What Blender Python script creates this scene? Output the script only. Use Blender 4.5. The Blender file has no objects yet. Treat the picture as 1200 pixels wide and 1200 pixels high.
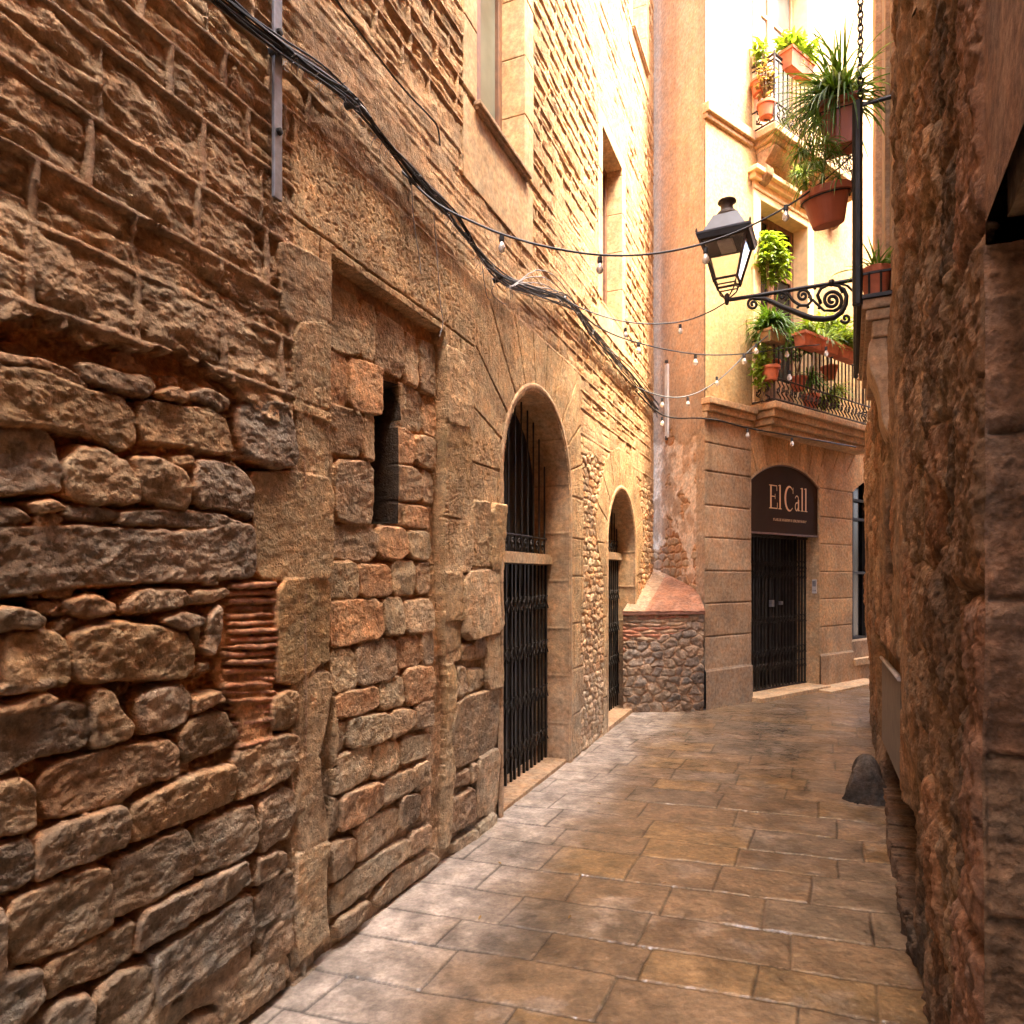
import bpy, bmesh, math, random
import numpy as np
from mathutils import Vector, Matrix
R = math.radians
rnd = random.Random(7)
scene = bpy.context.scene
COL = scene.collection

# ------------------------------------------------------------------ camera, sky, sun, exposure
cd = bpy.data.cameras.new("camera"); cam = bpy.data.objects.new("camera", cd); COL.objects.link(cam)
cam.location = (0, 0, 1.6); cam.rotation_euler = (R(90), 0, 0)
cd.sensor_width = 36; cd.lens = 24; cd.shift_y = 0.0625; cd.clip_start = 0.02; cd.clip_end = 3000
scene.camera = cam
SUN_AZ = math.atan2(0.70, -0.70)       # direction towards the sun, measured from +Y clockwise
SUN_EL = R(66)
w = bpy.data.worlds.new("World"); scene.world = w; w.use_nodes = True
nt = w.node_tree; nt.nodes.clear()
sky = nt.nodes.new("ShaderNodeTexSky"); sky.sky_type = 'NISHITA'; sky.sun_disc = False
sky.sun_elevation = SUN_EL; sky.sun_rotation = SUN_AZ; sky.dust_density = 6.0; sky.air_density = 0.7; sky.ozone_density = 0.3
bg = nt.nodes.new("ShaderNodeBackground"); bg.inputs[1].default_value = 0.15
wo = nt.nodes.new("ShaderNodeOutputWorld")
nt.links.new(sky.outputs[0], bg.inputs[0]); nt.links.new(bg.outputs[0], wo.inputs[0])
ld = bpy.data.lights.new("sun", 'SUN'); ld.energy = 1.5; ld.angle = R(14); ld.color = (1.0, 0.84, 0.60)
sun = bpy.data.objects.new("sun", ld); COL.objects.link(sun)
_d = Vector((math.sin(SUN_AZ)*math.cos(SUN_EL), math.cos(SUN_AZ)*math.cos(SUN_EL), math.sin(SUN_EL)))
sun.rotation_euler = _d.to_track_quat('Z', 'Y').to_euler(); sun.location = (0, 0, 20)
scene.view_settings.view_transform = 'Standard'; scene.view_settings.look = 'None'
scene.view_settings.gamma = 1.0; scene.view_settings.exposure = 4.02
scene.cycles.max_bounces = 10; scene.cycles.diffuse_bounces = 7; scene.cycles.glossy_bounces = 3
scene.cycles.sample_clamp_indirect = 6.0

# ------------------------------------------------------------------ noise
_rs = np.random.RandomState(11)
_T = _rs.rand(512, 512).astype(np.float32)
def vnoise(x, y, seed=0):
    xi = np.floor(x).astype(np.int64); yi = np.floor(y).astype(np.int64)
    fx = (x-xi).astype(np.float32); fy = (y-yi).astype(np.float32)
    fx = fx*fx*fx*(fx*(fx*6-15)+10); fy = fy*fy*fy*(fy*(fy*6-15)+10)
    ox, oy = seed*37+5, seed*91+17
    a = _T[(xi+ox) & 511, (yi+oy) & 511]; b = _T[(xi+1+ox) & 511, (yi+oy) & 511]
    c = _T[(xi+ox) & 511, (yi+1+oy) & 511]; d = _T[(xi+1+ox) & 511, (yi+1+oy) & 511]
    return (a*(1-fx)+b*fx)*(1-fy)+(c*(1-fx)+d*fx)*fy
def fbm(x, y, octv=5, seed=0, gain=0.5):
    s = 0; a = 1.0; t = 0
    for i in range(octv):
        s = s+a*vnoise(x, y, seed+i*3); t += a; a *= gain
        x, y = 1.9*x+0.6*y+3.1, 1.9*y-0.6*x+7.7
    return s/t*2-1
def ridged(x, y, octv=4, seed=0):
    s = 0; a = 1.0; t = 0
    for i in range(octv):
        s = s+a*(1-np.abs(vnoise(x, y, seed+i*5)*2-1)); t += a; a *= .55
        x, y = 1.9*x+0.7*y+1.3, 1.9*y-0.7*x+2.9
    return s/t
def sstep(a, b, x):
    t = np.clip((x-a)/(b-a), 0, 1); return t*t*(3-2*t)
def hsh(a, b, k=0):
    return _T[(np.asarray(a).astype(np.int64)*7+k*13) & 511, (np.asarray(b).astype(np.int64)*11+k*29) & 511]
def cells(x, y, cw, ch, jit=0.75, seed=0):
    """coursed random stones: distance to the joint (m), cell hashes"""
    gy = y/ch; gx = x/cw
    iy0 = np.floor(gy); F1 = np.full(x.shape, 1e9); F2 = F1.copy(); ida = np.zeros(x.shape); idb = np.zeros(x.shape)
    for dy in (-1, 0, 1):
        iy = iy0+dy; off = hsh(iy, iy*0, seed)*1.0
        ix0 = np.floor(gx-off)
        for dx in (-1, 0, 1):
            ix = ix0+dx
            px = (ix+.5+off+(hsh(ix, iy, seed+1)-.5)*jit)*cw; py = (iy+.5+(hsh(ix, iy, seed+2)-.5)*jit*.5)*ch
            d = np.abs((x-px)/cw)**2.6+np.abs((y-py)/ch)**2.6
            d = d**(1/2.6)
            nw = d < F1
            F2 = np.where(nw, F1, np.minimum(F2, d)); ida = np.where(nw, ix, ida); idb = np.where(nw, iy, idb); F1 = np.where(nw, d, F1)
    return (F2-F1)*0.5*min(cw, ch), hsh(ida, idb, seed+5), hsh(ida, idb, seed+6)

# ------------------------------------------------------------------ object helpers
def tag(o, label=None, cat=None, group=None, kind=None):
    if label: o['label'] = label
    if cat: o['category'] = cat
    if group: o['group'] = group
    if kind: o['kind'] = kind
    return o
def empty(name, label, cat, loc=(0, 0, 0), group=None):
    o = bpy.data.objects.new(name, None); COL.objects.link(o); o.location = loc; o.empty_display_size = .1
    return tag(o, label, cat, group)
def link(name, me, parent=None):
    o = bpy.data.objects.new(name, me); COL.objects.link(o)
    if parent:
        o.parent = parent; o.matrix_parent_inverse = world_of(parent).inverted()
    return o
def world_of(p):
    m = Matrix.LocRotScale(p.location, p.rotation_euler, p.scale)
    return m if p.parent is None else world_of(p.parent) @ p.matrix_parent_inverse @ m
def sub_empty(name, parent, loc):
    o = bpy.data.objects.new(name, None); COL.objects.link(o); o.location = loc; o.empty_display_size = .1
    o.parent = parent; o.matrix_parent_inverse = world_of(parent).inverted(); return o
def np_mesh(name, V, Q, mat, rgb=None, smooth=True):
    me = bpy.data.meshes.new(name); n = len(V); m = len(Q)
    me.vertices.add(n); me.vertices.foreach_set("co", np.ascontiguousarray(V, dtype=np.float32).ravel())
    me.loops.add(m*4); me.loops.foreach_set("vertex_index", np.ascontiguousarray(Q, dtype=np.int32).ravel())
    me.polygons.add(m); me.polygons.foreach_set("loop_start", np.arange(m, dtype=np.int32)*4)
    try: me.polygons.foreach_set("loop_total", np.full(m, 4, dtype=np.int32))
    except Exception: pass
    me.polygons.foreach_set("use_smooth", np.full(m, smooth))
    if rgb is not None:
        a = me.color_attributes.new("tint", 'FLOAT_COLOR', 'POINT')
        c = np.ones((n, 4), dtype=np.float32); c[:, :3] = rgb; a.data.foreach_set("color", c.ravel())
    me.materials.append(mat); me.update(calc_edges=True); me.validate()
    return me
def grid_arrays(us, zs, posf, hf, keep=None):
    U, Z = np.meshgrid(us, zs, indexing='ij')
    h, rgb = hf(U, Z)
    P = posf(U, Z, h).reshape(-1, 3)
    nu, nz = len(us), len(zs)
    i = np.arange(nu-1)[:, None]; j = np.arange(nz-1)[None, :]
    a = i*nz+j
    Q = np.stack([a, a+nz, a+nz+1, a+1], -1)
    if keep is not None:
        uc = (us[:-1]+us[1:])/2; zc = (zs[:-1]+zs[1:])/2
        k = keep(*np.meshgrid(uc, zc, indexing='ij'))
        Q = Q[k]
    else: Q = Q.reshape(-1, 4)
    return P, Q, rgb.reshape(-1, 3)
def join_arrays(L):
    P = []; Q = []; C = []; o = 0
    for p, q, c in L:
        P.append(p); Q.append(q+o); C.append(c); o += len(p)
    return np.concatenate(P), np.concatenate(Q), np.concatenate(C)
class MB:
    """collects simple shapes into one mesh"""
    def __init__(s): s.v = []; s.f = []; s.M = Matrix.Identity(4)
    def add(s, vs, fs):
        o = len(s.v); s.v += [tuple(s.M @ Vector(v)) for v in vs]; s.f += [tuple(i+o for i in f) for f in fs]; return s
    def box(s, x0, x1, y0, y1, z0, z1):
        return s.add([(x0,y0,z0),(x1,y0,z0),(x1,y1,z0),(x0,y1,z0),(x0,y0,z1),(x1,y0,z1),(x1,y1,z1),(x0,y1,z1)],
                     [(0,3,2,1),(4,5,6,7),(0,1,5,4),(1,2,6,5),(2,3,7,6),(3,0,4,7)])
    def tube(s, pts, r, n=6, cap=True, flat=1.0):
        pts = [Vector(p) for p in pts]; N = len(pts)
        if N < 2: return s
        rs = r if isinstance(r, (list, tuple)) else [r]*N
        vs = []; up = None
        for i, p in enumerate(pts):
            t = (pts[min(i+1, N-1)]-pts[max(i-1, 0)])
            if t.length < 1e-9: t = Vector((0, 0, 1))
            t.normalize()
            if up is None: up = Vector((0, 0, 1)) if abs(t.z) < .9 else Vector((1, 0, 0))
            a = t.cross(up)
            if a.length < 1e-4: a = t.orthogonal()
            a.normalize(); b = a.cross(t).normalized(); up = b
            for k in range(n):
                q = 2*math.pi*k/n
                vs.append(p+a*math.cos(q)*rs[i]+b*math.sin(q)*rs[i]*flat)
        fs = [(i*n+k, i*n+(k+1) % n, (i+1)*n+(k+1) % n, (i+1)*n+k) for i in range(N-1) for k in range(n)]
        if cap: fs += [tuple(range(n))[::-1], tuple((N-1)*n+k for k in range(n))]
        return s.add(vs, fs)
    def lathe(s, prof, c=(0, 0, 0), n=24, axis=None):
        vs = []; fs = []
        for r, z in prof:
            for k in range(n):
                a = 2*math.pi*k/n; vs.append(Vector((r*math.cos(a), r*math.sin(a), z)))
        if axis is not None:
            q = Vector((0, 0, 1)).rotation_difference(Vector(axis)); vs = [q @ v for v in vs]
        vs = [v+Vector(c) for v in vs]
        for i in range(len(prof)-1):
            for k in range(n): fs.append((i*n+k, i*n+(k+1) % n, (i+1)*n+(k+1) % n, (i+1)*n+k))
        return s.add(vs, fs)
    def frustum(s, x, y, z0, z1, a0, b0, a1, b1, rot=0):
        c, q = math.cos(rot), math.sin(rot)
        P = []
        for (a, b, z) in ((a0, b0, z0), (a1, b1, z1)):
            for sx, sy in ((-1,-1),(1,-1),(1,1),(-1,1)):
                X, Y = sx*a, sy*b; P.append((x+X*c-Y*q, y+X*q+Y*c, z))
        return s.add(P, [(0,3,2,1),(4,5,6,7),(0,1,5,4),(1,2,6,5),(2,3,7,6),(3,0,4,7)])
    def build(s, name, mat, parent=None, smooth=False, bevel=0):
        me = bpy.data.meshes.new(name); me.from_pydata(s.v, [], s.f)
        me.materials.append(mat)
        if smooth: me.polygons.foreach_set("use_smooth", [True]*len(me.polygons))
        me.update(); o = link(name, me, parent)
        if bevel:
            b = o.modifiers.new("b", 'BEVEL'); b.width = bevel; b.segments = 2; b.limit_method = 'ANGLE'
        return o

# ------------------------------------------------------------------ materials
def new_mat(name):
    m = bpy.data.materials.new(name); m.use_nodes = True
    n = m.node_tree; b = n.nodes["Principled BSDF"]; return m, n, b
def stone_mat(name, bump=0.5, scale=60, dist=0.006, rough=0.85, tint=True, color=(.4,.3,.2), stain=0.35, spec=.3, fine=.12):
    m, n, b = new_mat(name); N = n.nodes; L = n.links
    tc = N.new("ShaderNodeTexCoord")
    def noise(sc, det, ro=.6):
        x = N.new("ShaderNodeTexNoise"); x.inputs["Scale"].default_value = sc; x.inputs["Detail"].default_value = det
        x.inputs["Roughness"].default_value = ro; L.new(tc.outputs["Object"], x.inputs["Vector"]); return x
    n1 = noise(3.5, 6, .65); n2 = noise(28, 6, .7); n3 = noise(scale, 8, .75)
    def rng(src, lo, hi, f0=.3, f1=.7):
        r = N.new("ShaderNodeMapRange"); r.inputs[1].default_value = f0; r.inputs[2].default_value = f1
        r.inputs[3].default_value = lo; r.inputs[4].default_value = hi; L.new(src, r.inputs[0]); return r.outputs[0]
    a = rng(n1.outputs[0], 1-stain, 1+stain*.6); c = rng(n2.outputs[0], .62, 1.32); 
    mu = N.new("ShaderNodeMath"); mu.operation = 'MULTIPLY'; L.new(a, mu.inputs[0]); L.new(c, mu.inputs[1])
    mu0 = mu; mu = N.new("ShaderNodeMath"); mu.operation = 'MULTIPLY'; L.new(mu0.outputs[0], mu.inputs[0]); L.new(rng(n3.outputs[0], 1-fine, 1+fine, .32, .68), mu.inputs[1])
    vm = N.new("ShaderNodeVectorMath"); vm.operation = 'SCALE'
    if tint:
        at = N.new("ShaderNodeAttribute"); at.attribute_name = "tint"; L.new(at.outputs["Color"], vm.inputs[0])
    else: vm.inputs[0].default_value = color
    L.new(mu.outputs[0], vm.inputs[3])
    # warm/cool drift
    mx = N.new("ShaderNodeMix"); mx.data_type = 'RGBA'; mx.blend_type = 'MULTIPLY'
    nn = noise(9, 4); L.new(rng(nn.outputs[0], 0, 1, .35, .65), mx.inputs[0])
    L.new(vm.outputs[0], mx.inputs[6]); mx.inputs[7].default_value = (1.12, .93, .78, 1)
    L.new(mx.outputs[2], b.inputs["Base Color"])
    b.inputs["Roughness"].default_value = rough; b.inputs["Specular IOR Level"].default_value = spec
    vo = N.new("ShaderNodeTexVoronoi"); vo.inputs["Scale"].default_value = scale*1.1; L.new(tc.outputs["Object"], vo.inputs["Vector"])
    ad = N.new("ShaderNodeMath"); ad.operation = 'MULTIPLY_ADD'; L.new(rng(vo.outputs[0], -.35, 0, 0, .35), ad.inputs[0]); ad.inputs[1].default_value = .8
    L.new(n3.outputs[0], ad.inputs[2])
    bu = N.new("ShaderNodeBump"); bu.inputs["Strength"].default_value = bump; bu.inputs["Distance"].default_value = dist
    L.new(ad.outputs[0], bu.inputs["Height"]); L.new(bu.outputs[0], b.inputs["Normal"])
    return m
def simple(name, color, rough=.6, metal=0, var=.25, scale=12, bump=0, spec=.5, alpha=None, trans=0):
    m, n, b = new_mat(name); N = n.nodes; L = n.links
    tc = N.new("ShaderNodeTexCoord"); x = N.new("ShaderNodeTexNoise"); x.inputs["Scale"].default_value = scale; x.inputs["Detail"].default_value = 6
    L.new(tc.outputs["Object"], x.inputs["Vector"])
    r = N.new("ShaderNodeMapRange"); r.inputs[1].default_value = .3; r.inputs[2].default_value = .7
    r.inputs[3].default_value = 1-var; r.inputs[4].default_value = 1+var; L.new(x.outputs[0], r.inputs[0])
    v = N.new("ShaderNodeVectorMath"); v.operation = 'SCALE'; v.inputs[0].default_value = color; L.new(r.outputs[0], v.inputs[3])
    L.new(v.outputs[0], b.inputs["Base Color"])
    b.inputs["Roughness"].default_value = rough; b.inputs["Metallic"].default_value = metal; b.inputs["Specular IOR Level"].default_value = spec
    if trans: b.inputs["Transmission Weight"].default_value = trans
    if bump:
        x2 = N.new("ShaderNodeTexNoise"); x2.inputs["Scale"].default_value = scale*6; x2.inputs["Detail"].default_value = 6; L.new(tc.outputs["Object"], x2.inputs["Vector"])
        bu = N.new("ShaderNodeBump"); bu.inputs["Strength"].default_value = bump; bu.inputs["Distance"].default_value = .004
        L.new(x2.outputs[0], bu.inputs["Height"]); L.new(bu.outputs[0], b.inputs["Normal"])
    return m
def leaf_mat(name, color, stripe=None):
    m, n, b = new_mat(name); N = n.nodes; L = n.links
    tc = N.new("ShaderNodeTexCoord"); x = N.new("ShaderNodeTexNoise"); x.inputs["Scale"].default_value = 25; L.new(tc.outputs["Object"], x.inputs["Vector"])
    r = N.new("ShaderNodeMapRange"); r.inputs[1].default_value = .3; r.inputs[2].default_value = .7; r.inputs[3].default_value = .5; r.inputs[4].default_value = 1.6
    L.new(x.outputs[0], r.inputs[0])
    v = N.new("ShaderNodeVectorMath"); v.operation = 'SCALE'; v.inputs[0].default_value = color; L.new(r.outputs[0], v.inputs[3])
    L.new(v.outputs[0], b.inputs["Base Color"]); b.inputs["Roughness"].default_value = .45
    tr = N.new("ShaderNodeBsdfTranslucent"); v2 = N.new("ShaderNodeVectorMath"); v2.operation = 'MULTIPLY'; v2.inputs[1].default_value = (1.5, 1.35, .5); L.new(v.outputs[0], v2.inputs[0]); L.new(v2.outputs[0], tr.inputs[0])
    ms = N.new("ShaderNodeMixShader"); ms.inputs[0].default_value = .4
    L.new(b.outputs[0], ms.inputs[1]); L.new(tr.outputs[0], ms.inputs[2]); L.new(ms.outputs[0], n.nodes["Material Output"].inputs[0])
    return m
M_STONE = stone_mat("rubble_stone", bump=1.0, scale=55, dist=.014, fine=.25)
M_FAR = stone_mat("far_stone", bump=.8, scale=45, dist=.008)
M_DRESS = stone_mat("dressed_stone", bump=.6, scale=60, dist=.007, stain=.3)
M_RIGHT = stone_mat("dark_stone", bump=1.0, scale=60, dist=.014, stain=.45, spec=.15, rough=.95, fine=.3)
M_PLASTER = stone_mat("plaster", bump=.35, scale=25, dist=.006, stain=.12)
M_TRIM = stone_mat("trim_stone", bump=.4, scale=50, dist=.004, tint=False, color=(.50,.36,.21), stain=.3)
M_TRIMD = stone_mat("dark_trim_stone", bump=.5, scale=50, dist=.005, tint=False, color=(.36,.25,.155), stain=.35)
M_CORN = stone_mat("cornice_stone", bump=.3, scale=40, dist=.004, tint=False, color=(.47,.33,.19), stain=.35)
M_IRON = simple("iron", (.022,.02,.019), rough=.5, metal=.5, var=.4, spec=.5)
M_RUST = simple("rusty_iron", (.045,.028,.02), rough=.7, metal=.3, var=.5, scale=20)
M_GREYM = simple("grey_metal", (.25,.25,.27), rough=.45, metal=.6, var=.3, scale=20)
M_GATE = simple("gate_bars", (.030,.024,.019), rough=.55, metal=.4, var=.7, scale=8)
M_BLACK = simple("black_rubber", (.012,.012,.013), rough=.5, var=.2)
M_GREYC = simple("grey_cable", (.30,.27,.25), rough=.6, var=.3)
M_DARK = simple("dark_wood", (.012,.009,.008), rough=.7, var=.4)
M_WOOD = simple("brown_wood", (.14,.06,.03), rough=.55, var=.35, scale=18)
M_WOODL = simple("light_wood", (.42,.22,.10), rough=.5, var=.25, scale=18)
M_TERRA = simple("terracotta", (.48,.13,.055), rough=.75, var=.25, scale=14, bump=.2)
M_TERRA2 = simple("plastic_terracotta", (.44,.12,.055), rough=.45, var=.12, scale=8)
M_SOIL = simple("soil", (.03,.02,.015), rough=1)
M_SIGN = simple("sign_board", (.042,.019,.008), rough=.85, var=.12, scale=5, spec=.12)
M_GOLD = simple("sign_letters", (.85,.50,.20), rough=.5, var=.05)
M_CREAM = simple("cream_trim", (.78,.55,.30), rough=.8, var=.15)
M_GLASSD = simple("dark_glass", (.006,.006,.007), rough=.18, var=.2, spec=.35)
M_LGLASS = simple("lamp_glass", (.9,.9,.88), rough=.05, var=.02, trans=1.0)
M_BULB = simple("bulb_glass", (.85,.84,.8), rough=.08, var=.05, trans=.55)
M_WHITE = simple("white_plastic", (.55,.53,.5), rough=.5, var=.15)
M_LEAF = leaf_mat("leaf_green", (.08,.17,.02))
M_LEAFY = leaf_mat("leaf_yellow_green", (.20,.30,.03))
M_LEAFP = leaf_mat("leaf_pale", (.22,.32,.14))
M_DRY = leaf_mat("dry_stems", (.22,.14,.06))
M_CURT = simple("window_glass", (.13,.135,.11), rough=.12, var=.3, scale=3, spec=.6)

# ------------------------------------------------------------------ LEFT WALL  (frame: s along, z up, n towards the street)
LO = np.array([-1.987, 0.0]); LD = np.array([.3911, .9203]); LN = np.array([.9203, -.3911])
def lpos(S, Z, h):
    x = LO[0]+S*LD[0]+h*LN[0]; y = LO[1]+S*LD[1]+h*LN[1]; return np.stack([x, y, Z], -1)
def lp(s, z, h=0): 
    return Vector((LO[0]+s*LD[0]+h*LN[0], LO[1]+s*LD[1]+h*LN[1], z))
def lpx(u, v):      # photograph pixel -> (s, z) on the wall plane
    a = (u-600)/800; Y = 1.987/(.425-a); return Y/.9203, 1.6+(675-v)*Y/800
T = {'B': (0, 400, 3.0), 'C': (0, 800, 3.0), 'E': (360, 280, 3.0), 'F': (340, 600, 2.4), 'A': (0, 0, 3.0)}
RUB = {'B': """-60,60 0,90 120,100 300,170 430,190 485,260 480,350 440,385 330,340 200,310 0,290 -60,280
-60,20 20,40 160,60 260,110 320,165 250,150 120,85 0,75 -60,55
280,80 330,75 430,110 530,130 548,165 520,190 440,175 300,130
560,175 620,162 665,185 660,208 600,205
670,185 740,165 800,200 810,235 780,245 730,215 680,210
500,225 540,205 640,225 750,235 800,280 815,370 810,395 740,390 640,370 510,360 495,290
840,225 1000,210 1030,290 1035,400 1030,440 960,440 860,400 835,300
-60,310 0,310 150,310 200,350 218,440 218,525 150,535 0,535 -60,535
225,410 270,370 360,380 440,415 475,470 495,560 440,575 330,570 240,550 222,480
465,410 560,415 640,450 665,520 655,590 590,585 500,550 475,480
690,420 760,415 850,450 888,510 885,620 830,600 700,580 675,500
610,400 680,400 680,435 615,435
-60,575 0,580 60,585 115,625 60,645 0,645 -60,645
100,570 180,560 225,590 120,600
130,610 190,600 235,630 180,655 135,660
225,580 330,585 415,600 410,625 300,630 235,620
420,600 600,590 780,610 870,640 800,660 600,650 420,640
-60,655 0,655 250,650 500,665 700,665 800,640 885,650 895,720 890,825 800,835 600,840 440,855 200,870 0,900 -60,905
-60,950 0,945 120,945 155,970 150,1000 0,1015 -60,1015
230,915 320,900 400,920 400,950 330,975 240,950
430,940 480,880 640,870 680,920 640,930 560,950 440,955
670,880 780,865 800,885 780,905 690,920
705,835 740,825 765,850 720,857
15,1050 60,1020 200,1020 240,1050 250,1190 230,1210 30,1220 8,1180
260,1040 300,1010 420,990 560,1000 650,1020 675,1080 685,1160 650,1185 500,1190 290,1195 255,1130
560,985 640,950 720,970 715,1000 640,1010
670,1010 700,1000 710,1060 690,1080
720,1070 730,960 765,925 778,940 770,1050 745,1100 700,1080
700,1130 735,1130 735,1155 700,1160""",
'C': """-60,120 0,110 230,75 320,80 328,200 300,230 150,260 0,335 -60,350
20,0 200,-10 190,15 30,45 -10,30
-60,105 0,85 150,40 195,50 180,75 60,105 0,115
325,60 350,20 400,40 415,80 470,150 465,195 380,225 330,230
485,160 490,60 540,20 640,0 680,50 660,130 600,165 520,185
675,60 760,30 790,60 720,95 680,100
640,160 700,120 790,100 850,180 830,220 740,250 640,290
955,60 1000,25 1050,30 1055,150 1020,165 960,170
150,330 220,280 420,230 590,205 632,235 625,330 560,345 470,380 430,430 300,460 180,480 155,430
825,250 900,215 1000,180 1045,190 1035,300 1000,340 900,390 835,415
455,440 520,410 620,350 720,310 820,290 828,320 828,410 760,440 700,470 600,500 460,570
-60,350 0,340 100,335 140,380 140,490 110,520 0,545 -60,560
135,560 160,535 300,470 430,435 450,460 440,575 370,600 250,650 150,695 130,680
-60,600 0,575 100,550 125,570 125,680 80,720 0,760 -60,790
680,520 740,490 880,420 895,470 900,540 880,600 800,640 700,680 685,640
905,430 950,390 1000,360 1035,380 1035,480 1000,540 920,600 900,520
390,640 500,590 600,530 660,515 680,600 685,680 640,710 560,760 410,830 400,800
25,840 60,760 200,700 340,650 390,650 400,840 360,880 250,930 60,1005 30,930
480,850 510,800 640,740 800,650 870,620 880,700 820,750 700,820 560,900 485,950
905,620 960,600 1000,600 1010,650 930,700 890,710
895,760 940,690 1030,650 1040,820 1000,860 900,920
535,960 600,920 700,850 850,750 888,750 888,890 860,930 800,960 700,1050 600,1110 548,1145
160,1010 200,960 380,890 470,840 478,950 400,1020 250,1070 170,1120
330,1090 420,1020 530,985 540,1080 510,1170 400,1240 340,1240
-60,1050 0,1040 140,1010 150,1100 100,1180 0,1240 -60,1240
-60,850 0,800 20,850 25,1000 0,1050 -60,1040
150,1200 200,1130 310,1090 330,1150 320,1240 160,1300
540,1180 700,1080 745,1070 740,1120 600,1210
760,1060 830,1020 960,920 1010,960 1020,1030 900,1150 780,1240"""}
INF = {'E': """108,130 160,165 220,200 222,400 165,400 110,370
224,205 270,240 268,435 222,405
274,245 370,310 370,490 300,450 272,430
376,320 418,350 418,520 372,495
422,350 478,370 478,550 424,525
105,385 175,415 178,590 105,570
180,410 270,440 298,455 288,480 288,615 240,610 180,590
105,575 222,610 222,765 105,740
226,610 264,620 264,775 226,765
100,750 128,750 128,980 100,970
134,775 262,785 258,1000 200,1000 132,975
360,505 366,505 435,540 435,675 380,660 360,650
438,545 478,555 478,695 438,680
348,660 380,665 410,690 408,785 358,785 348,775
414,690 476,700 474,810 412,785
348,796 400,800 434,830 432,920 356,915 348,910
436,810 470,830 472,930 434,920
348,930 380,935 370,1005 348,1000
374,935 455,945 460,1015 372,1010
100,1005 230,1005 282,1040 275,1110 240,1135 100,1115
284,1010 375,1020 378,1100 340,1130 275,1110
380,1025 455,1030 465,1100 450,1130 380,1110""",
'F': """125,145 200,140 208,170 205,240 135,245 122,190
210,150 298,150 298,235 215,240
304,142 368,140 368,230 304,232
374,145 415,145 416,225 374,230
125,255 270,245 273,350 150,378 125,370
275,243 330,240 332,340 278,345
336,255 410,245 412,335 336,342
126,390 192,388 192,500 128,512
196,375 308,355 308,465 196,492
312,358 374,348 374,430 314,440
378,342 410,338 410,428 378,430
132,520 252,490 250,545 200,570 132,578
258,480 328,462 328,540 258,560
330,445 404,432 408,480 400,520 340,545
110,640 120,600 162,592 165,630 150,670 112,682
168,580 284,568 284,630 240,655 168,660
288,565 350,555 354,600 290,640
358,540 402,528 402,600 356,610
94,720 160,680 232,655 232,740 170,780 96,800
236,665 314,645 314,720 236,752
318,640 396,622 396,680 318,715
268,760 350,722 352,780 268,825
354,715 392,700 392,765 354,785
140,800 264,760 264,830 180,880 142,895
98,810 136,808 140,880 110,918
186,880 314,830 314,900 190,992
316,805 368,790 368,860 316,895
372,780 398,768 398,840 372,870
342,910 400,878 400,930 342,968
116,935 182,915 184,1000 118,1045
118,1060 240,975 338,920 342,960 300,1000 180,1100 122,1140
130,1160 190,1115 230,1095 200,1150 140,1200
240,1090 300,1010 340,990 400,960 430,980 330,1060 260,1110
464,740 508,720 508,765 462,780
512,712 525,708 525,755 512,765
455,815 522,770 525,870 455,905
482,375 515,370 517,415 482,420
518,360 552,352 548,410 520,412
470,440 495,432 498,510 470,525
500,445 548,440 548,490 502,515
532,880 580,845 580,895 532,925
460,930 528,890 530,930 462,965"""}
PIL = {'B': """985,-335 1010,-340 1168,-262 1168,-72 1040,-72 1000,-90
1040,-60 1168,-60 1168,482 1060,470 1045,200
900,470 1000,460 1168,490 1168,830 1000,838 915,825 905,700 895,560
975,843 1168,836 1172,1060 1172,1110 1100,1150 1040,1200 975,1190""",
'C': """1060,-20 1175,-30 1150,140 1120,255 1060,255 1055,100
1050,262 1120,252 1130,400 1165,560 1060,598 1040,450
1045,602 1168,562 1172,860 1100,935 1045,985 1040,700""",
'E': """484,370 580,430 572,662 482,640
482,645 575,670 578,915 478,910
475,915 580,920 580,1168 475,1170
583,925 641,930 641,1163 583,1165
644,935 700,940 700,1160 644,1163""",
'F': """416,170 490,175 492,300 416,308
416,312 480,298 482,372 482,415 416,430
486,172 604,162 602,335 486,360
552,345 600,335 598,490 552,500
470,530 592,495 590,575 585,662 460,725 455,620
415,435 465,430 468,520 450,620 462,720 455,800 450,930 402,970 400,850 400,720
528,700 590,665 584,840 528,860"""}
def parse(D, proj=lpx):
    out = []
    for k, txt in D.items():
        ox, oy, sc = T[k]
        for line in txt.strip().split('\n'):
            pts = [tuple(float(q) for q in p.split(',')) for p in line.split()]
            pts = np.array([proj(ox+x/sc, oy+y/sc) for x, y in pts])
            out.append(pts)
    return out
def chaikin(p, k=.22):
    q = np.roll(p, -1, 0); a = p*(1-k)+q*k; b = p*k+q*(1-k); return np.stack([a, b], 1).reshape(-1, 2)
def poly_sd(X, Y, p):
    d = np.full(X.shape, 1e9); ins = np.zeros(X.shape, bool); n = len(p)
    for i in range(n):
        ax, ay = p[i]; bx, by = p[(i+1) % n]; ex, ey = bx-ax, by-ay
        wx = X-ax; wy = Y-ay; t = np.clip((wx*ex+wy*ey)/(ex*ex+ey*ey+1e-12), 0, 1)
        d = np.minimum(d, (wx-ex*t)**2+(wy-ey*t)**2)
        c = ((ay > Y) != (by > Y)); 
        with np.errstate(divide='ignore', invalid='ignore'):
            ins ^= c & (X < ex*(Y-ay)/(by-ay if by != ay else 1e-12)+ax)
    d = np.sqrt(d); return np.where(ins, d, -d)
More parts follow.
